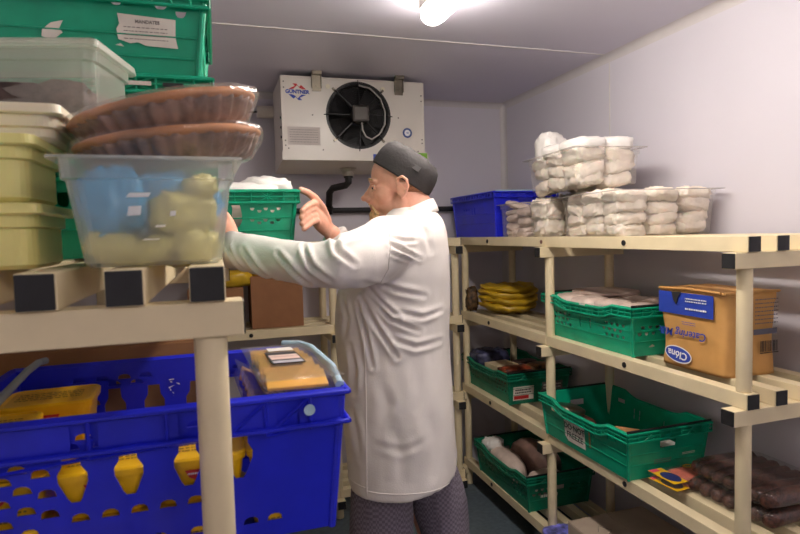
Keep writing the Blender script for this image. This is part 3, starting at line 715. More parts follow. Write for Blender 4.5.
for k_, (u, v, sz, rt) in enumerate([(-.07, -.14, (.075, .09, .028), .1), (.075, -.13, (.07, .09, .032), -.2), (-.06, .03, (.08, .09, .03), .3), (.07, .04, (.07, .09, .03), 0)]):
    bag('wrapped_bag', ['white wrapped bag heaped at the near left of the upper pan', 'white wrapped bag heaped at the near right of the upper pan', 'white wrapped bag heaped in the middle left of the upper pan', 'white wrapped bag heaped in the middle right of the upper pan'][k_], 'food bag', cu_+Ru @ V((u, v, Hu+.02)), sz, 'bagw', 430+k_, rot=Ru @ RZ(rt), amp=.22)
bag('wrapped_bag', 'puffed white bag standing up at the far left of the upper pan', 'food bag', cu_+Ru @ V((-.06, .16, Hu+.045)), (.07, .055, .075), 'bagw', 440, rot=Ru @ RZ(.5), amp=.25, e=.7)
# two narrow pans
GS = 'narrow clear pans'
c2, R2 = place_pan((1.425, 2.315, L1+.001), .0, .30, .155)
gn('narrow_clear_pan', 'narrow clear pan of wrapped bags touching the left side of the large pan', 'food pan', c2, 0, .27, .155, .165, 'clear', inset=.01, lip=.012, rad=.02, mlip=M['rimclear'])
fill_pan(c2, R2, .27, .155, .165, 2, 1, 2, 500, 'white wrapped bag in the narrow pan touching the large pan', 'white bags in the narrow pan touching the large pan', inset=.01, hsc=1.04, e=.4)
c3, R3 = place_pan((1.435, 2.50, L1+.001), .0, .30, .29)
gn('narrow_clear_pan', 'clear pan of flat wrapped bags between the blue crate and the narrow pan', 'food pan', c3, 0, .27, .27, .17, 'clear', inset=.01, lip=.012, rad=.02, mlip=M['rimclear'])
fill_pan(c3, R3, .27, .27, .165, 1, 2, 6, 520, 'flat wrapped bag in the clear pan beside the blue crate', 'flat wrapped bags in the pan beside the blue crate', m='bagp', inset=.01, hsc=.98, e=.4)
# blue crate top right
hb = [rect(-.02+i*.035, .15, .008, .04) for i in range(2)]+[dhole(.06+i*.035, .16, .014, .012) for i in range(3)]
bars = [((-.185, -.287, .249), (.185, -.287, .249))]
crate('stacking_crate', 'blue crate at the far end of the right top shelf', (1.62, 3.075, L1+.001), 0, .40, .59, .245, 'blue', hx=[rect(0, .2, .09, .03)], hy=hb, bars=bars, barm='ltblue', rimh=.03)

# ------------------------------------------------------------ ham and sausage packs on shelf three
def hampack(label, loc, rz):
    t = thing('ham_pack', label, 'meat pack', loc, rz, None)
    b = B(); b.box((0, 0, .009), (.19, .13, .016), bev=.005); b.make('tray', 'wrap', t)
    b = B(); pillow(b, (.025, 0, .011), (.062, .052, .007), 3, amp=.2); b.make('ham_slices', 'ham', t, smooth=True)
    b = B(); b.box((-.065, 0, .0185), (.062, .128, .0015), bev=.0005); lab = b.make('label', 'yellow', t)
    n = 24
    b = B(); b.panel([(.028*math.cos(2*PI*k/n), .042*math.sin(2*PI*k/n)) for k in range(n)], [], .0008, lambda u, v, w: V((-.062+u, -.012+v, .0202+w))); b.make('label_oval', mat('navy_print', (44, 50, 108), .45), lab)
    b = B(); b.box((-.075, .052, .0198), (.035, .02, .0008)); b.make('label_flash', 'pink', lab)
    b = B(); b.panel([(.022*math.cos(2*PI*k/n), .014*math.sin(2*PI*k/n)) for k in range(n)], [[(.014*math.cos(-2*PI*k/n), .008*math.sin(-2*PI*k/n)) for k in range(n)]], .0008, lambda u, v, w: V((.07+u, .04+v, .0192+w))); b.make('price_sticker', 'yellow', t)
    return t
hampack('lower ham pack with a yellow label beside the large green crate', (1.580, 1.640, L3+.001), .10)
hampack('upper ham pack with a blue oval on a yellow label', (1.585, 1.645, L3+.0215), .02)
def sauspack(label, loc, rz, seed):
    t = thing('sausage_pack', label, 'meat pack', loc, rz)
    r = random.Random(seed)
    for i in range(7):
        y = -.138+i*.046; b = B(); tb = B()
        tb.tube([(-.118, y, .024), (-.06, y+.002, .026), (0, y, .027), (.06, y-.002, .026), (.118, y, .025)], [.022, .0265, .027, .0265, .023], 16, round_=True)
        for v in tb.bm.verts: v.co += V((1, 1, 1))*.0035*noise.noise(v.co*40+V((i*7, seed, 0)))
        tb.make('sausage', 'sausage', t, smooth=True)
    b = B(); pillow(b, (0, 0, .0275), (.147, .166, .0295), seed, amp=.1, e=.4, fr=7); b.make('film_wrap', 'lidfilm', t, smooth=True)
    return t
sauspack('lower film pack of dark sausages on the shelf behind the front post', (1.705, 1.445, L3+.001), .05, 3)
sauspack('upper film pack of dark sausages stacked on the other', (1.710, 1.440, L3+.063), -.03, 8)
# ------------------------------------------------------------ left foreground: tubs, pies, crates
tub_l = -.212
def sgn(name, label, cat, xr, y0, z0, w, d, h, m, rz=0, ml=None, group=None):
    R = Matrix.Rotation(rz, 3, 'Z'); c = V((xr, y0, z0))+R @ V((-w/2-.008, d/2, 0))
    return gn(name, label, cat, c, rz, w-.016, d-.016, h, m, lip=.006, rad=.022, inset=.006, lid=True, mlip=ml or m)
sgn('food_tub', 'lower pale yellow lidded tub at the left edge of the top shelf', 'food tub', tub_l+.004, .85, L1+.001, .30, .19, .082, 'yelltub')
sgn('food_tub', 'upper pale yellow lidded tub under the creamy white tub', 'food tub', tub_l+.002, .845, L1+.0895, .30, .19, .082, 'yelltub')
sgn('food_tub', 'creamy white lidded tub between the yellow tubs and the mince tub', 'food tub', -.190, .90, L1+.177, .30, .24, .045, 'creamtub')
t4 = sgn('food_tub', 'milky see-through lidded tub of dark mince at the top of the left stack', 'food tub', -.158, 1.0, L1+.229, .325, .18, .118, 'milky', rz=-.22)
R4 = Matrix.Rotation(-.22, 3, 'Z'); c4 = V((-.158, 1.0, L1+.229))+R4 @ V((-.1625, .09, 0))
b = B(); pillow(b, (0, 0, 0), (.136, .068, .026), 61, amp=.9, fr=9); tag(b.make('mince', 'mince', None, smooth=True, loc=c4+V((-.008, 0, .034)), rz=-.22), 'dark minced meat lying in the milky tub', 'mince')
# frosted tub with blue bag
FT = gn('frosted_tub', 'frosted clear plastic tub of blue bags and pale food at the shelf front', 'food tub', (-.083, .945, L1+.001), .03, .212, .30, .139, 'frost', lip=.010, rad=.022, inset=.020, mlip='frost')
b = B(); f = lambda u, v, w: V((-.003+u, -.1465-w-.0*(v)+.018*(1-v/.139), v)); 
for (u, v, w_, h_) in ((-.012, .092, .030, .006), (-.018, .072, .018, .013), (.028, .068, .008, .007), (.012, .052, .014, .003), (.0, .035, .022, .0018)): b = B(); quad(b, u-w_/2, v-h_/2, u+w_/2, v+h_/2, f, w=.0035, pts=[(u-w_/2, v-h_/2), (u+w_*.4, v-h_*.4), (u+w_/2, v+h_/2), (u-w_*.35, v+h_*.45)]); b.make('sticker_remnant', 'white', FT)
bc = V((-.083, .945, L1))
for i, (dx, dy, dz, s, m, lab, cat, nm, rt) in enumerate([
    (-.048, -.085, .088, (.040, .036, .044), 'bluebag', 'blue tied bag against the front left of the frosted tub', 'plastic bag', 'blue_bag', .2),
    (.010, -.02, .100, (.048, .055, .032), 'bluebag', 'blue bag at the middle top of the frosted tub', 'plastic bag', 'blue_bag', .5),
    (.050, .07, .092, (.040, .06, .036), 'bluebag', 'blue bag at the back right of the frosted tub', 'plastic bag', 'blue_bag', 0),
    (-.045, .06, .080, (.045, .08, .045), 'bluebag', 'blue bag at the back left of the frosted tub', 'plastic bag', 'blue_bag', .1),
    (.040, -.095, .070, (.042, .026, .026), 'beige', 'pale rounded food piece at the front right of the frosted tub', 'food', 'pale_food_piece', .4),
    (-.045, -.09, .026, (.036, .034, .022), 'beige', 'pale food piece at the bottom left of the frosted tub', 'food', 'pale_food_piece', -.3),
    (.0, -.10, .022, (.032, .022, .018), 'beige', 'pale food piece at the bottom front middle of the frosted tub', 'food', 'pale_food_piece', .1),
    (.050, -.092, .026, (.030, .032, .022), 'beige', 'pale food piece at the bottom right of the frosted tub', 'food', 'pale_food_piece', .2),
    (.0, .05, .030, (.072, .10, .028), 'beige', 'broad pale food piece under the blue bags in the frosted tub', 'food', 'pale_food_piece', 0),
    (.060, -.075, .108, (.020, .035, .016), 'beige', 'small pale food piece near the right rim of the frosted tub', 'food', 'pale_food_piece', .3)]):
    bag(nm, lab, cat, bc+V((dx, dy, dz)), s, m, 600+i, rot=RZ(rt) @ RY((i % 3-1)*.3), amp=.45, fr=5, e=.7)
# pies in foil, wrapped
def pie(label, loc, rot, seed):
    t = thing('wrapped_pie', label, 'pie', loc, rot=rot)
    n = 192; rings = []
    for r, z, fl in ((.106, 0, .5), (.116, .006, 1), (.128, .026, 1), (.134, .034, .6)):
        rings.append([V(((r+fl*.0050*math.cos(34*2*PI*k/n))*math.cos(2*PI*k/n), (r+fl*.0050*math.cos(34*2*PI*k/n))*math.sin(2*PI*k/n)*.95, z)) for k in range(n)])
    b = B(); b.loft(rings); b.make('fluted_side', 'crustd', t, smooth=True)
    rings = []
    for r, z in ((.132, .032), (.139, .035), (.141, .040), (.136, .045), (.12, .047), (.08, .050), (.03, .052)):
        rings.append([V((r*math.cos(2*PI*k/n), r*math.sin(2*PI*k/n)*.95, z+.0015*noise.noise(V((r*30*math.cos(2*PI*k/n), r*30*math.sin(2*PI*k/n), seed))))) for k in range(n)])
    b = B(); b.loft(rings); b.make('crust_rim', 'crust', t, smooth=True)
    rings = []
    for r, z in ((.09, -.003), (.119, -.001), (.137, .022), (.146, .038), (.143, .048), (.118, .053), (.05, .056)):
        ring = []
        for k in range(n):
            a = 2*PI*k/n; q = V((math.cos(a)*5, math.sin(a)*5, z*60+seed)); d = 1+.03*noise.noise(q)+.016*noise.noise(q*4)
            ring.append(V((r*d*math.cos(a), r*d*math.sin(a)*.95, z)))
        rings.append(ring)
    b = B(); b.loft(rings); b.make('film_wrap', 'piewrap', t, smooth=True)
pie('lower film-wrapped fluted pie resting on the frosted tub', (-.058, .985, L1+.150), (.03, -.13, 0), 1)
pie('upper film-wrapped fluted pie with a browned crust on top of the other pie', (-.060, .980, L1+.195), (.03, -.22, 0), 2)
# stack of three green crates behind
hx3 = [dhole(-.27+i*.04+(.02 if i % 2 else 0)*0, .150-(i % 2)*.0, .022, .013) for i in (9, 11, 12)]+[rect(-.24, .13, .03, .02), dhole(.245, .150, .022, .013), dhole(.11, .150, .022, .013), dhole(.17, .160, .024, .012)]
hx3 = [dhole(.245, .147, .022, .013), dhole(.12, .162, .024, .012), dhole(.205, .160, .026, .012), dhole(-.01, .162, .024, .012), dhole(-.10, .155, .024, .012), dhole(-.2, .158, .022, .012)]
hx2 = [dhole(.12+i*.028, .112+(i % 2)*.014, .018, .010) for i in range(5)]+[dhole(.0, .12, .03, .03), dhole(-.1, .115, .02, .011), dhole(-.16, .12, .02, .011)]
lab3 = ['lowest green crate behind the tubs on the left shelving', 'middle green crate of the stack behind the pies', 'topmost green crate with a torn paper label at the upper left']
for k_ in range(3):
    cc = crate('stacking_crate', lab3[k_], (-.293, 1.49, L1+.001+k_*.1785), 0, .60, .40, .194, 'green', hx=hx3 if k_ == 2 else hx2, hy=grid(2, .09, .024, 3, -.1, .034, dhole, .015, .009), rimh=.034, inset=.022, web=(k_ != 1))
    if k_ == 1:
        f = cwall(.60, .40, .194, '-y'); b = B(); quad(b, .132, .172, .178, .180, lambda u, v, w: f(u, v, w+.012)); b.make('label', 'paper', cc, label='narrow white tag on the rim')
        b = B(); quad(b, .20, .171, .24, .179, lambda u, v, w: f(u, v, w+.012)); b.make('slot', 'cap', cc, label='dark slot on the rim')
f = cwall(.60, .40, .194, '-y', inset=.022)
b = B(); quad(b, 0, 0, 0, 0, f, pts=[(.118, .090), (.140, .083), (.155, .086), (.17, .080), (.232, .078), (.228, .10), (.230, .135), (.18, .137), (.119, .140), (.122, .12), (.116, .11)]); lb = b.make('label', 'paper', cc, label='torn white paper label')
b = B(); text_mesh(b, 'MANDATES', .009, lambda u, v, w: f(.175+u, .126+v, w+.0008), .0002, .0004); scrib(b, .085, .03, 4, lambda u, v, w: f(.172+u, .103+v, w+.0012), 5, fill=.22); b.make('label_print', 'greyink', lb)
b = B(); quad(b, 0, 0, 0, 0, f, pts=[(-.02, .085), (.0, .08), (.018, .095), (.012, .102), (.02, .118), (-.002, .112), (-.018, .098)]); b.make('label', 'paper', cc, label='torn scrap of white label')
b = B(); quad(b, 0, 0, 0, 0, f, pts=[(.112, .078), (.128, .076), (.122, .082)]); b.make('label', 'paper', cc, label='tiny white label scrap')
# sheets seen inside the topmost crate
bag('wrapped_pack', 'pale wrapped pack inside the topmost green crate', 'food pack', (-.25, 1.49, L1+.357+.09), (.2, .13, .075), 'bagp', 640, amp=.2)
bag('wrapped_pack', 'pale pinkish pack inside the middle green crate', 'food pack', (-.22, 1.49, L1+.1785+.08), (.2, .13, .07), 'bagp', 641, amp=.2)

# crate held by the man
cH = crate('stacking_crate', 'green crate with white bags being lifted by the man in the cap', (.062, 2.16, L1+.002), -.02, .405, .60, .180, 'green', hx=[[(-.010, .135), (.030-.014, .135), (.019, .125), (.022, .105), (.022, .085), (.014, .07), (.006, .063), (-.002, .07), (-.010, .085), (-.010, .105), (-.007, .125)]]+
    [dhole(x_, y_, .014, .008) for (x_, y_) in [(.055, .122), (.078, .115), (.098, .122), (.120, .115), (.140, .122), (.055, .086), (.078, .078), (.098, .086), (.120, .078), (.140, .086)]]+[dhole(-x_-.01, y_, .014, .008) for (x_, y_) in [(.055, .122), (.078, .115), (.098, .122), (.120, .115), (.140, .122)]], hy=sideY[:6], rimh=.038)
for k_, (dx, dy, s, zz, lb_) in enumerate([(.02, -.16, (.12, .09, .028), .184, 'flat white bag at the near left of the lifted green crate'), (.10, -.08, (.085, .12, .034), .205, 'folded white bag on top of the lifted green crate'), (-.09, .02, (.08, .14, .03), .18, 'white bag at the back left of the lifted green crate'), (.09, .13, (.08, .12, .03), .17, 'white bag at the far right of the lifted green crate')]):
    bag('white_bag', lb_, 'bag', (.062+dx, 2.16+dy, L1+zz), s, 'bagw', 660+k_, amp=.45, fr=3, e=.7, rot=RZ(.2*k_))
bag('food_bag', 'brown packet filling the inside of the lifted green crate', 'food pack', (.062, 2.16, L1+.085), (.15, .25, .07), 'bagp', 670, e=.35)

# cardboard box behind the blue crate
def cbox(label, loc, size, m='card', rz=0):
    t = thing('cardboard_box', label, 'box', loc, rz)
    x, y, z = size
    b = B(); b.box((0, 0, z/2), size, bev=.003); b.make('box_body', m, t)
    for s in (-1, 1): b = B(); b.box((0, s*y/4, z+.0015), (x-.002, y/2-.002, .003)); b.make('flap', m, t)
    b = B(); b.box((0, 0, z+.0034), (x-.01, .05, .0006)); b.make('tape', 'bone', t)
    return t
cbox('brown cardboard box behind the blue crate on the left shelving', (-.245, 1.555, L2+.001), (.40, .40, .262))
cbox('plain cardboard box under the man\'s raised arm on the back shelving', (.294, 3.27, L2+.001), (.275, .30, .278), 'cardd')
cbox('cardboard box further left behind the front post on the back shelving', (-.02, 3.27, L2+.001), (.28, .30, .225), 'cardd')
bag('yellow_bag', 'yellow bag lying on the left cardboard box of the back shelving', 'bag', (.07, 3.20, L2+.272), (.10, .09, .042), 'yellowbag', 701, amp=.3)
bag('yellow_bag', 'yellow bag lying on the cardboard box under the man\'s arm', 'bag', (.25, 3.22, L2+.312), (.11, .08, .03), 'yellowbag', 702, amp=.3)
for k_, x in enumerate((.72, 1.0)):
    cbox(['cardboard box behind the man on the second back shelf, to the left', 'cardboard box behind the man on the second back shelf, to the right'][k_], (x, 3.27, L2+.001), (.24, .28, .2)) if False else None

# ------------------------------------------------------------ big blue crate with margarine
LX, LY, Hb_ = .60, .41, .238
bottle = lambda cx, cy=.10: [(cx-.0115, cy+.042), (cx+.0115, cy+.042), (cx+.013, cy+.022), (cx+.0205, cy+.010), (cx+.0205, cy-.002), (cx+.010, cy-.028), (cx+.006, cy-.034), (cx-.006, cy-.034), (cx-.010, cy-.028), (cx-.0205, cy-.002), (cx-.0205, cy+.010), (cx-.013, cy+.022)]
hxb = [bottle(x_, .143) for x_ in (-.20, -.114, -.037, .048, .127)][1:]
hxb += [dome(u, .208, .025, .010) for u in (-.178, -.135, -.093, -.052, .061, .138, .171)]+[dome(u, .195, .025, .010) for u in (-.113, -.070, .078, .118)]
hxb += [dome(u, .166-(y_-471)/634+.004, .026, .013) for u, y_ in ((-.184, 471), (-.155, 477), (-.205, 481), (-.181, 491), (-.150, 497), (-.211, 502), (-.180, 511), (-.150, 517), (-.212, 522), (-.180, 533))]
hxb += [dome(u, .085, .026, .013) for u in (-.110, -.068, -.026, .016, .058, .10)]+[dome(u, .034, .026, .012) for u in (-.12, -.06, 0, .06, .146, .186)]+[dome(-.25, v_, .026, .013) for v_ in (.16, .13, .10, .07)]
cBlue = crate('stacking_crate', 'large blue crate of margarine tubs sticking out of the left shelving', (-.105, 1.108, L2+.001), .0, LX, LY, Hb_, 'blue', inset=.020, hx=hxb, hy=[dome(-.12+i*.05, .035, .024, .012) for i in range(6)], rimh=.052, web=True, ribs=False)
# deep front band ribs and diagonals
f = cwall(LX, LY, Hb_, '-y', inset=.020)
b = B()
for u in (-.235, -.085, .020, .165, .235):
    b.tube([f(u, .236, .008), f(u, .178, .008)], .0032, 4)
b.tube([f(-.085, .176, .007), f(.165, .186, .007)], .003, 4); b.tube([f(-.28, .2, .007), f(-.205, .168, .007)], .003, 4); b.tube([f(-.205, .168, .007), f(-.085, .178, .007)], .003, 4)
b.tube([f(.165, .230, .007), f(.095, .172, .007)], .003, 4); b.tube([f(.235, .232, .007), f(.165, .175, .007)], .003, 4); b.tube([f(.165, .175, .007), f(.285, .19, .007)], .003, 4)
b.make('band_ribs', 'blue', cBlue)
b = B(); b.lathe([(.009, 0), (.009, .002)], 20, f(.233, .213, .014), axis='Y'); b.make('pivot', 'ltblue', cBlue, label='pale blue pivot')
b = B(); b.tube([(.288, -.185, .242), (.293, -.09, .252), (.285, .10, .252), (.270, .165, .250), (.235, .188, .249)], .0075, 10); b.make('swing_bar', 'ltblue', cBlue, label='pale blue swing bar')
b = B(); b.tube([(-.205, -.215, .250), (-.212, -.16, .258), (-.229, .06, .262), (-.231, .135, .262), (-.222, .15, .262)], .0065, 10); b.make('swing_bar', 'greybar', cBlue, label='pale grey swing bar')
b = B()
for k_ in range(9): b.tube([(.0+random.Random(k_).uniform(-.012, .014), .188, .19+.004*k_-.05+.02), (.004+random.Random(k_+9).uniform(-.014, .012), .186, .175+.006*k_-.05+.02)], .0012, 4)
b.make('tape_remnant', 'bagw', cBlue)
# margarine tubs
def margarine():
    t = thing('margarine_tub', '', 'margarine tub', (0, 0, 0))
    def rr(x, y, r, z, n=4):
        P = []
        for cx, cy, a0 in ((x-r, y-r, 0), (-x+r, y-r, PI/2), (-x+r, -y+r, PI), (x-r, -y+r, 3*PI/2)):
            for k in range(n+1): a = a0+PI/2*k/n; P.append((cx+r*math.cos(a), cy+r*math.sin(a), z))
        return P
    b = B(); b.loft([rr(.060, .048, .016, 0), rr(.067, .055, .018, .066)]); b.make('tub_body', 'yellow', t, smooth=False)
    b = B(); b.loft([rr(.070, .058, .018, .058), rr(.071, .059, .018, .068), rr(.068, .056, .016, .071), rr(.064, .052, .014, .071), rr(.062, .050, .013, .0695)]); b.make('lid', 'yellow', t, smooth=False)
    fb = lambda u, v, w: V((u, -(.0487+.0065*v/.066)-.0012-w, v))
    n = 24
    b = B(); quad(b, 0, 0, 0, 0, fb, pts=[(-.022, .052), (.022, .052), (.016, .040), (.006, .034), (-.006, .034), (-.016, .040)]); b.make('red_emblem', 'red', t)
    b = B(); scrib(b, .036, .006, 1, lambda u, v, w: fb(u, v+.046, w+.001), 3, fill=.5); b.make('emblem_print', 'white', t)
    b = B(); scrib(b, .09, .02, 3, lambda u, v, w: fb(u, v+.018, w), 6, fill=.4); b.make('front_print', mat('olive_print', (120, 96, 40), .6), t)
    b = B(); scrib(b, .10, .05, 4, lambda u, v, w: V((u, v, .0702+w)), 8, fill=.4); b.make('lid_print', M['olive_print'] if 'olive_print' in M else mat('lid_print_brown', (140, 100, 30), .6), t)
    return t
def dup(t, loc, rz, label, group=None):
    r = t.copy(); COL.objects.link(r); r.location = loc; r.rotation_euler = (0, 0, rz); r['label'] = label
    if group: r['group'] = group
    elif 'group' in r: del r['group']
    for ch in list(t.children):
        c = ch.copy(); COL.objects.link(c); c.parent = r
        for g2 in ch.children:
            d = g2.copy(); COL.objects.link(d); d.parent = c
    return r
mt = margarine(); zb = L2+.006
mt.location = (-.284, 1.108, zb+.152); mt.rotation_euler = (0, 0, .04); mt['label'] = 'margarine tub with a red emblem standing highest at the left of the blue crate'
GM = 'margarine tubs in the blue crate'
for lay in range(2):
    for i in range(4):
        dup(mt, (-.325+i*.1415+.0, .987+(0.003*lay), zb+lay*.0725), 0, ['bottom row margarine tub behind the front wall of the blue crate', 'upper row margarine tub behind the front wall of the blue crate'][lay], ['bottom front row of margarine tubs', 'upper front row of margarine tubs'][lay])
dup(mt, (-.335, 1.105, zb+.0), 0, 'margarine tub at the very bottom under the tub with the visible red emblem')
dup(mt, (-.334, 1.105, zb+.0725), 0, 'margarine tub directly under the highest tub in the blue crate')
dup(mt, (-.345, .985, zb+.1445), .05, 'margarine tub at the near left corner of the blue crate, behind the grey bar')
# cheese packs
def cheese(label, loc, rot):
    t = thing('cheese_pack', label, 'cheese', loc, rot=rot)
    b = B(); b.box((0, 0, .014), (.118, .30, .028), bev=.006); b.make('tray', 'lidfilm', t)
    b = B(); b.box((0, 0, .0285), (.136, .335, .0015)); b.make('film_lid', 'lidfilm', t)
    r = random.Random(4)
    for k in range(7):
        b = B(); b.box((r.uniform(-.004, .004), -.118+k*.038, .0165), (.100, .054, .006), rx=.30, rz=r.uniform(-.05, .05), bev=.002); b.make('cheese_slice', 'cheese', t)
    b = B(); b.box((0, .02, .0298), (.060, .115, .0008)); lb = b.make('label', 'ink', t, label='black label')
    b = B(); b.box((.0, .02, .0306), (.054, .045, .0006)); b.make('label_band', mat('pale_pink_band', (232, 200, 190), .5), lb)
    b = B(); b.box((.0, -.026, .0306), (.054, .022, .0006)); b.make('label_window', mat('grey_band', (176, 172, 182), .5), lb)
    b = B(); scrib(b, .06, .012, 1, lambda u, v, w: V((u, v+.065, .0308+w)), 4); scrib(b, .06, .014, 2, lambda u, v, w: V((u, v+.02, .0312+w)), 5, fill=.3); b.make('label_print', 'greyink', lb)
    b = B(); b.box((.005, .108, .0302), (.05, .036, .0006)); b.make('label_top', 'bagw', t, label='white sticker')
    return t
cheese('lower cheese pack leaning inside the right end of the blue crate', (.075, 1.10, L2+.172), (.0, .55, .05))
cheese('upper clear pack of cheese slices with a black label on the blue crate', (.112, 1.075, L2+.232), (-.02, .02, .05))
# ------------------------------------------------------------ the man
bx0, by0 = .565, 1.83
PF = V((-.9207, .3903, 0)); PL = V((-.3903, -.9207, 0))
man = thing('person', 'man in a white coat, grey checked trousers and charcoal cap lifting a green crate', 'person', (bx0, by0, 0))
def Q(f, l, z): return PF*f+PL*l+V((0, 0, H+z))          # body frame (forward, left, height from eye level)
def Wd(x, y, z): return V((x-bx0, y-by0, H+z))            # world point in the man's frame
HO = Q(-.027, 0, .145); tl = -.08
HF = (PF*math.cos(tl)+V((0, 0, math.sin(tl)))).normalized(); HU = (V((0, 0, math.cos(tl)))-PF*math.sin(tl)).normalized()
RH = Matrix((HF, PL, HU)).transposed()
def K(f, l, u): return HO+HF*f+PL*l+HU*u
def he(b, c, r, rot=None, e=1): b.ell(K(*c), r, 24, (RH @ rot) if rot else RH, e)
b = B()
# head
he(b, (.004, 0, .050), (.092, .075, .078)); he(b, (-.034, 0, .03), (.070, .069, .066)); he(b, (.048, 0, .055), (.046, .061, .056)); he(b, (.046, 0, -.005), (.048, .060, .062))
he(b, (.028, 0, -.052), (.058, .053, .036)); he(b, (.074, 0, -.078), (.024, .027, .020)); he(b, (.084, 0, -.040), (.024, .031, .030)); he(b, (.02, 0, -.082), (.055, .05, .03))
for s in (-1, 1):
    he(b, (.056, s*.039, -.014), (.025, .018, .022)); he(b, (-.002, s*.046, -.045), (.034, .018, .034)); he(b, (.113, s*.011, -.020), (.011, .008, .0085))
    b.tube([K(.094, s*.008, .034), K(.093, s*.025, .036), K(.076, s*.047, .030)], [.008, .0085, .007], 10, round_=True); he(b, (.073, s*.034, .012), (.011, .016, .010))
    # ear: bowl, outer fold and lobe
    he(b, (-.008, s*.077, .0), (.018, .007, .028), RY(-.2))
    b.tube([K(.006, s*.080, .012), K(.002, s*.087, .028), K(-.014, s*.092, .034), K(-.028, s*.093, .022), K(-.030, s*.091, .0), K(-.022, s*.087, -.018), K(-.010, s*.082, -.028)], [.0045, .005, .0055, .0055, .005, .005, .006], 10, round_=True)
    b.tube([K(-.004, s*.084, .014), K(-.014, s*.085, .008), K(-.016, s*.085, -.008)], .003, 8, round_=True)
    he(b, (-.006, s*.080, -.028), (.008, .005, .009))
b.tube([K(.090, 0, .030), K(.105, 0, .008), K(.122, 0, -.012)], [.009, .0095, .0105], 12, round_=True); he(b, (.127, 0, -.015), (.0115, .0115, .0105)); he(b, (.112, 0, -.028), (.010, .006, .006))
he(b, (.102, 0, -.036), (.009, .020, .011)); he(b, (.099, 0, -.056), (.009, .019, .008)); he(b, (.094, 0, -.006), (.016, .026, .020))
b.tube([K(-.02, 0, -.02), K(-.045, 0, -.09), K(-.06, 0, -.17)], [.060, .064, .078], 24, round_=True, up=HU)
b.tube([K(.0, 0, -.06), K(-.03, 0, -.13)], [.052, .06], 20, round_=True)
# trunk under the coat
b.tube([Q(-.04, -.13, -.03), Q(-.04, .13, -.03)], [.075, .075], 20, round_=True)
b.tube([Q(-.03, 0, -.05), Q(0, 0, -.25), Q(.01, 0, -.45), Q(.0, 0, -.58)], [.12, .15, .14, .11], 24, round_=True)
def limb(b, pts, rs, seg=20): b.tube(pts, rs, seg, round_=True)
LS, LE, LW = Wd(.50, 1.69, -.06), Wd(.295, 1.535, -.085), Wd(.050, 1.768, -.026)
RS, RE, RW = Wd(.64, 1.99, -.06), Wd(.53, 2.06, -.26), Wd(.388, 2.005, .006)
limb(b, [Q(-.04, .13, -.03), LS, LS.lerp(LE, .5), LE, LE.lerp(LW, .35), LE.lerp(LW, .75), LW], [.065, .062, .055, .046, .046, .036, .029])
limb(b, [Q(-.04, -.13, -.03), RS, RS.lerp(RE, .5), RE, RE.lerp(RW, .35), RE.lerp(RW, .75), RW], [.065, .062, .055, .046, .046, .037, .030])
# legs
for (s, hf, kf, af) in ((1, .03, .05, .02), (-1, -.04, -.10, -.16)):
    limb(b, [Q(-.01+hf*.3, s*.09, -.66), Q(hf, s*.10, -.85), Q(kf, s*.10, -1.08), Q((kf+af)/2-.02, s*.10, -1.25), Q(af-.01, s*.10, -1.50)], [.062, .066, .056, .052, .042])
# right hand: on the crate's near right corner
def finger(pts, r0, r1):
    n = len(pts); limb(b, pts, [r0+(r1-r0)*i/(n-1) for i in range(n)], 12)
w = Wd
b.tube([RW, w(.362, 1.985, .030), w(.338, 1.955, .052), w(.318, 1.930, .068)], [.029, .036, .040, .034], 16, round_=True, ell=.6, up=(0, .25, 1))
for k, z in enumerate((.098, .078, .058, .040)):
    dx = (.0, .003, .002, -.004)[k]
    finger([w(.332, 1.945, z*.95), w(.312-dx, 1.900, z+.010), w(.292-dx, 1.866, z+.004), w(.2735-dx, 1.848, z-.008), w(.262-dx, 1.841, z-.018)], .0125, .0095)
finger([w(.368, 1.98, .050), w(.345, 1.945, .095), w(.315, 1.908, .125), w(.289, 1.888, .142), w(.266, 1.880, .150)], .0165, .0105)
# left hand: on the crate's near side, behind the frosted tub
b.tube([LW, w(.040, 1.785, -.006), w(.026, 1.805, .016), w(.016, 1.818, .034)], [.027, .031, .034, .031], 16, round_=True, ell=.55, up=(1, 0, .5))
for k, dx in enumerate((.022, .002, -.018, -.036)):
    L = (1, 1.08, 1, .8)[k]
    finger([w(.020+dx, 1.818, .038-.006*k), w(.006+dx, 1.832, .040+.03*L-.008*k), w(-.008+dx, 1.836, .040+.050*L-.008*k), w(-.022+dx, 1.838, .040+.066*L-.010*k)], .0105, .0082)
finger([w(.048, 1.79, -.004), w(.050, 1.812, .022), w(.042, 1.830, .050), w(.030, 1.838, .072)], .0135, .0095)
body = b.make('body', 'skin', man, smooth=True); remesh(body, .0034, 4, .5)
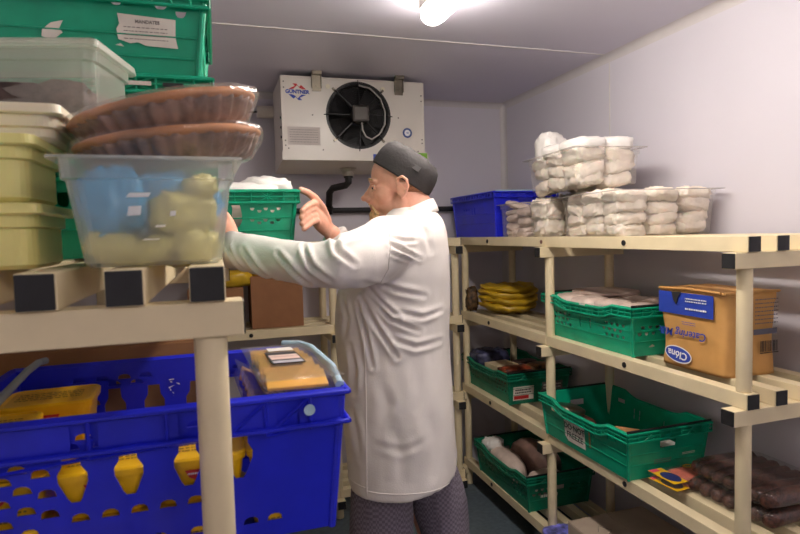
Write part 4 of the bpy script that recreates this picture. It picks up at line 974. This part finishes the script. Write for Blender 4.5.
# eyes
for s in (-1, 1):
    b = B(); b.ell(K(.0805, s*.032, .013), (.0115, .0115, .0100), 16, RH); ey = b.make('eye', 'eye', man, smooth=True)
    b = B(); b.ell(K(.0890, s*.0360, .0120), (.0040, .0056, .0056), 12, RH); b.make('iris', 'iris', ey, smooth=True)
    b = B(); b.tube([K(.088, s*.020, .015), K(.0915, s*.030, .0185), K(.084, s*.043, .015)], .0038, 8, round_=True); b.tube([K(.088, s*.021, .006), K(.0905, s*.030, .0055), K(.083, s*.043, .009)], .0036, 8, round_=True); b.make('eyelid', 'skin', man, smooth=True)
    b = B(); b.tube([K(.101, s*.012, .040), K(.099, s*.028, .044), K(.086, s*.045, .038)], [.0028, .0036, .002], 8, round_=True); b.make('eyebrow', 'beard', man, smooth=True)
b = B(); b.tube([K(.102, -.018, -.0475), K(.108, 0, -.0455), K(.102, .018, -.0475)], [.003, .0042, .003], 8, round_=True); b.tube([K(.101, -.016, -.053), K(.106, 0, -.054), K(.101, .016, -.053)], [.003, .0045, .003], 8, round_=True); b.make('lips', 'lips', man, smooth=True)
# beard and moustache
b = B(); b.ell(K(.092, 0, -.076), (.024, .029, .024), 24, RH); b.ell(K(.100, 0, -.098), (.019, .020, .026), 20, RH)
for s in (-1, 1): b.tube([K(.1125, s*.002, -.036), K(.108, s*.014, -.039), K(.098, s*.027, -.050), K(.088, s*.032, -.070)], [.0035, .0038, .0042, .006], 10, round_=True)
o = b.make('beard', 'beard', man, smooth=True); remesh(o, .0028, 1)
me = o.data
for v in me.vertices:
    p = v.co; v.co = p+V((1, 1, 0))*.0016*noise.noise(V((p.x*260, p.y*260, p.z*50)))
# cap
sl, nn = (HF*.835+HU*.55).normalized(), (HF*-.55+HU*.835).normalized()
sl = Q(0, 0, 0)-Q(0, 0, 0)+(PF*.835+V((0, 0, .55))).normalized(); nn = (PF*-.55+V((0, 0, .835))).normalized()
C0 = Q(-.0265, 0, .1805)
def capring(h, a, wd, n=48, puck=0): return [C0+nn*h+sl*(a*math.cos(2*PI*k/n))+PL*(wd*math.sin(2*PI*k/n)+0)+nn*puck*noise.noise(V((math.cos(2*PI*k/n)*2.5, math.sin(2*PI*k/n)*2.5, h*30))) for k in range(n)]
b = B(); b.loft([capring(.0, .100, .076), capring(-.002, .106, .084), capring(.002, .109, .0865), capring(.020, .1095, .087), capring(.038, .1095, .088), capring(.056, .1065, .087, puck=.004), capring(.073, .099, .082, puck=.009), capring(.086, .083, .072, puck=.012), capring(.095, .056, .049, puck=.012), capring(.098, .018, .016, puck=.008)])
cap_ = b.make('cap', 'hat', man, smooth=True)
b = B()
b.loft([capring(.003, .1100, .0878), capring(.026, .1108, .0885)], cap=False); b.loft([capring(.026, .1108, .0885), capring(.026, .1092, .087)], cap=False); b.make('cap_band', 'hat', cap_, smooth=True)
b = B(); c = C0+nn*.052+sl*-.035+PL*.081
b.box((0, 0, 0), (.024, .003, .018), bev=.001); Rm = Matrix((sl, PL, nn)).transposed()
for v in b.bm.verts: v.co = Rm @ (Matrix.Rotation(.25, 3, 'X') @ v.co)+c+PL*.002
b.make('cap_tab', mat('cap_tab_grey', (70, 66, 66), .75), cap_)

# short hair at the nape and behind the ears
b = B(); b.ell(K(-.030, 0, .022), (.0765, .0735, .062), 32, RH); b.ell(K(-.004, 0, .058), (.0975, .0785, .075), 32, RH)
o = b.make('hair', 'hair', man, smooth=True); remesh(o, .004, 1)
bm = bmesh.new(); bm.from_mesh(o.data)
kill = [v for v in bm.verts if ((v.co-HO).dot(HF) > -.012+max(0, (v.co-HO).dot(HU)-.02)*.7) or (v.co-C0).dot(nn) > .006]
bmesh.ops.delete(bm, geom=kill, context='VERTS'); bm.to_mesh(o.data); bm.free()
o.data.polygons.foreach_set('use_smooth', [True]*len(o.data.polygons))
# coat
b = B()
def ring(z, bk, fr, hw, sq=.82, n=72, dz=None):
    c = (bk+fr)/2; a = (fr-bk)/2; P = []
    for k in range(n):
        t = 2*PI*k/n; cc, ss = math.cos(t), math.sin(t)
        P.append(Q(c+math.copysign(abs(cc)**sq, cc)*a, math.copysign(abs(ss)**sq, ss)*hw, z))
    return P
R_ = [(.085, -.125, .005, .062), (.068, -.140, .02, .085), (.045, -.158, .035, .130), (.020, -.168, .06, .175), (-.02, -.176, .10, .205), (-.07, -.181, .14, .215), (-.13, -.182, .17, .215), (-.2, -.180, .195, .21),
      (-.28, -.177, .205, .21), (-.36, -.175, .203, .213), (-.46, -.178, .195, .22), (-.56, -.185, .188, .225), (-.66, -.188, .182, .230), (-.74, -.192, .178, .234), (-.800, -.195, .176, .238), (-.802, -.17, .15, .21)]
rr0 = [ring(*q) for q in R_]
for P, q in zip(rr0, R_):
    k = max(0, (-q[0]-.5)/.3)
    for p in P: p.z += k*(.030*max(0, -p.dot(PF)-.02)/.18-.014*max(0, p.dot(PL))/.2)
b.loft(rr0[::-1])
w = Wd
b.tube([Q(-.03, .10, -.045), w(.485, 1.68, -.045), w(.43, 1.615, -.058), w(.365, 1.565, -.072), w(.30, 1.53, -.082), w(.235, 1.565, -.078), (w(.165, 1.635, -.064)), w(.100, 1.70, -.048), w(.048, 1.750, -.036)], [.10, .098, .088, .078, .068, .062, .058, .055, .052], 32, round_=False)
b.tube([Q(-.03, -.10, -.045), w(.64, 1.99, -.05), w(.585, 2.03, -.15), w(.53, 2.06, -.25), w(.475, 2.045, -.15), w(.43, 2.022, -.055), w(.402, 2.008, -.002)], [.10, .095, .082, .07, .058, .050, .044], 28)
coat = b.make('coat', 'coat', man, smooth=True); remesh(coat, .0062, 5, .6)
def folds(o):
    # (points in the side plane: pixel-free body coordinates forward f, height z), depth, width
    def s(x, y, sc=340.): return (-(x-395)/sc, (235-y)/sc)
    L = [([s(372, 287), s(388, 305), s(405, 322)], .010, .010), ([s(374, 296), s(396, 322), s(424, 336)], .009, .010), ([s(366, 300), s(383, 332), s(402, 362)], .010, .011),
         ([s(362, 305), s(370, 335), s(376, 372)], .009, .010), ([s(395, 342), s(420, 352), s(444, 350)], .006, .012), ([s(405, 315), s(428, 322), s(446, 318)], .006, .011),
         ([s(378, 280), s(402, 292), s(430, 300)], .006, .012), ([s(401, 246), s(414, 254), s(428, 262)], .008, .007), ([s(401, 254), s(409, 258), s(418, 264)], .007, .006), ([s(400, 238), s(412, 243), s(424, 243)], .006, .008),
         ([s(350, 232), s(358, 250), s(372, 262)], .008, .010), ([s(325, 243), s(335, 262), s(352, 276)], .009, .010), ([s(300, 250), s(314, 262), s(330, 280)], .008, .009), ([s(262, 246), s(276, 262), s(290, 276)], .007, .009),
         ([s(242, 240), s(252, 256), s(262, 270)], .006, .008), ([s(338, 236), s(362, 240), s(384, 232)], .006, .010), ([s(350, 420), s(356, 440), s(360, 470)], .004, .018), ([s(396, 430), s(404, 465), s(402, 492)], .0035, .028), ([s(430, 410), s(438, 450), s(436, 485)], .004, .03),
         ([s(352, 350), s(356, 375), s(354, 400)], .006, .014), ([s(418, 365), s(424, 400), s(418, 425)], .003, .03), ([s(380, 452), s(405, 458), s(430, 448)], .002, .016), ([s(384, 385), s(390, 410), s(384, 435)], .003, .026),
         ([s(344, 300), s(350, 322), s(346, 342)], .006, .012), ([s(425, 222), s(434, 236), s(438, 255)], .005, .012)]
    me = o.data
    N = [v.normal.copy() for v in me.vertices]
    for v, n in zip(me.vertices, N):
        p = v.co; f = p.dot(PF); l = p.dot(PL); z = p.z-H
        nl = n.dot(PL)
        d = 0
        if nl > -.1:
            q = Vector((f, z))
            for pts, dep, wd in L:
                best = 9; tb = 0
                m = len(pts)-1
                for i in range(m):
                    a = Vector(pts[i]); e = Vector(pts[i+1])-a; t = max(0, min(1, (q-a).dot(e)/e.length_squared)); dd = (q-a-e*t).length
                    if dd < best: best = dd; tb = (i+t)/m
                if best < wd*3:
                    env = math.sin(PI*max(.04, min(.96, tb)))**.6; x = best/wd
                    d += dep*env*((1.25*math.exp(-((x-1.1)/.75)**2))-.9*math.exp(-(x/.7)**2))
            d *= min(1, (nl+.1)/.3)
        d += .004*noise.noise(V((f*9, l*9, z*4)))+.0022*noise.noise(V((f*24, l*24, z*12+5)))
        v.co = p+n*d
folds(coat)
# cuffs: open hems at the wrists
def cuff(p, q, r):
    p, q = V(p), V(q); d = (q-p).normalized(); b = B()
    b.tube([p, q, q+d*.0015, q, p+d*.004], [r, r*1.01, r*.975, r*.93, r*.90], 32, cap=False); b.make('cuff', 'coat', coat, smooth=True)
cuff(w(.068, 1.731, -.040), w(.036, 1.763, -.034), .0545)
cuff(w(.412, 2.013, -.022), w(.396, 2.006, .002), .047)
# collar
b = B(); rings = []
for (a, hw, z0, tilt) in ((.060, .058, .045, .42), (.062, .062, .076, .42), (.065, .066, .084, .42), (.070, .074, .081, .44), (.083, .092, .044, .48), (.087, .097, .030, .48), (.082, .090, .028, .48), (.066, .068, .055, .45)):
    P = []
    for k in range(48):
        t = 2*PI*k/48; ff = -.062+a*math.cos(t)*1.02
        P.append(Q(ff, hw*math.sin(t), z0-.0-(ff+.062)*tilt-.008*(max(0, math.cos(t))**3)))
    rings.append(P)
rings.append(rings[0]); b.loft(rings, cap=False); o = b.make('collar', 'coat', man, smooth=True)
# seams of the coat: side seam and sleeve seam as raised stitching laid on the cloth
from mathutils.bvhtree import BVHTree
bvh = BVHTree.FromPolygons([v.co.copy() for v in coat.data.vertices], [tuple(p.vertices) for p in coat.data.polygons])
def seam(pts, r=.0016, n=40):
    P = []
    for i in range(n+1):
        t = i/n*(len(pts)-1); k = min(int(t), len(pts)-2); a = Vector(pts[k]).lerp(Vector(pts[k+1]), t-k)
        hit = bvh.ray_cast(Q(a[0], .6, a[1]), -PL)
        if hit[0]: P.append(hit[0]+hit[1]*.0004)
    b = B(); b.tube(P, r, 6); return b.make('seam', 'coat', coat, smooth=True)
seam([(.083, -.21), (.078, -.4), (.080, -.6), (.085, -.80)])
seam([(-.014, .015), (-.020, -.04), (-.012, -.10), (.02, -.15)], n=24)
seam([(.16, -.775), (.09, -.775)], .0014, 14); seam([(.08, -.785), (0, -.785), (-.1, -.785), (-.17, -.785)], .0014, 40)
# trousers
b = B()
for (s, pts) in ((1, [(.02, -.62, .09), (.050, -.76, .092), (.058, -.86, .102), (.062, -.98, .106), (.055, -1.12, .098), (.035, -1.3, .082), (.02, -1.5, .080)]), (-1, [(-.02, -.62, .09), (-.06, -.76, .088), (-.095, -.86, .096), (-.125, -.98, .100), (-.15, -1.12, .092), (-.15, -1.3, .082), (-.165, -1.5, .080)])):
    b.tube([Q(f, s*.102, z) for f, z, r in pts], [r for f, z, r in pts], 32)
o = b.make('trousers', 'trouser', man, smooth=True); remesh(o, .007, 3)
me = o.data; N = [v.normal.copy() for v in me.vertices]
for v, n in zip(me.vertices, N):
    p = v.co; f = p.dot(PF); l = p.dot(PL); z = p.z-H
    v.co = p+n*(.012*noise.noise(V((f*9+3, l*9, z*5)))+.004*noise.noise(V((f*30, l*30, z*14))))
for s, f0 in ((1, .02), (-1, -.165)):
    b = B()
    b.loft([[Q(f0+.06+a*math.cos(2*PI*k/28), s*.105+w_*math.sin(2*PI*k/28), z-H) for k in range(28)] for a, w_, z in ((.140, .046, .001), (.143, .049, .02), (.135, .047, .045), (.10, .042, .07), (.06, .038, .09))])
    b.make('shoe', 'shoe', man, smooth=True)
# ------------------------------------------------------------ camera, world, view
cam = bpy.data.cameras.new('camera'); co = bpy.data.objects.new('camera', cam); COL.objects.link(co); SC.camera = co
fwd, rgt, upv = V((.30234, .95137, -.05897)), V((.95218, -.3043, -.02752)), V((.04413, .04783, .99788))
Mx = Matrix((rgt, upv, -fwd)).transposed().to_4x4(); Mx.translation = (0, 0, H); co.matrix_world = Mx
cam.sensor_width = 36; cam.lens = 571.37*36/800; cam.clip_start = .05; cam.clip_end = 30
cam.dof.use_dof = True; cam.dof.focus_distance = 2.1; cam.dof.aperture_fstop = 7
w = bpy.data.worlds.new('world'); SC.world = w; w.use_nodes = True
w.node_tree.nodes['Background'].inputs[0].default_value = (.5, .5, .6, 1); w.node_tree.nodes['Background'].inputs[1].default_value = .1
SC.view_settings.view_transform = 'Standard'; SC.view_settings.look = 'None'; SC.view_settings.gamma = 1; SC.view_settings.use_curve_mapping = False
SC.view_settings.exposure = 0
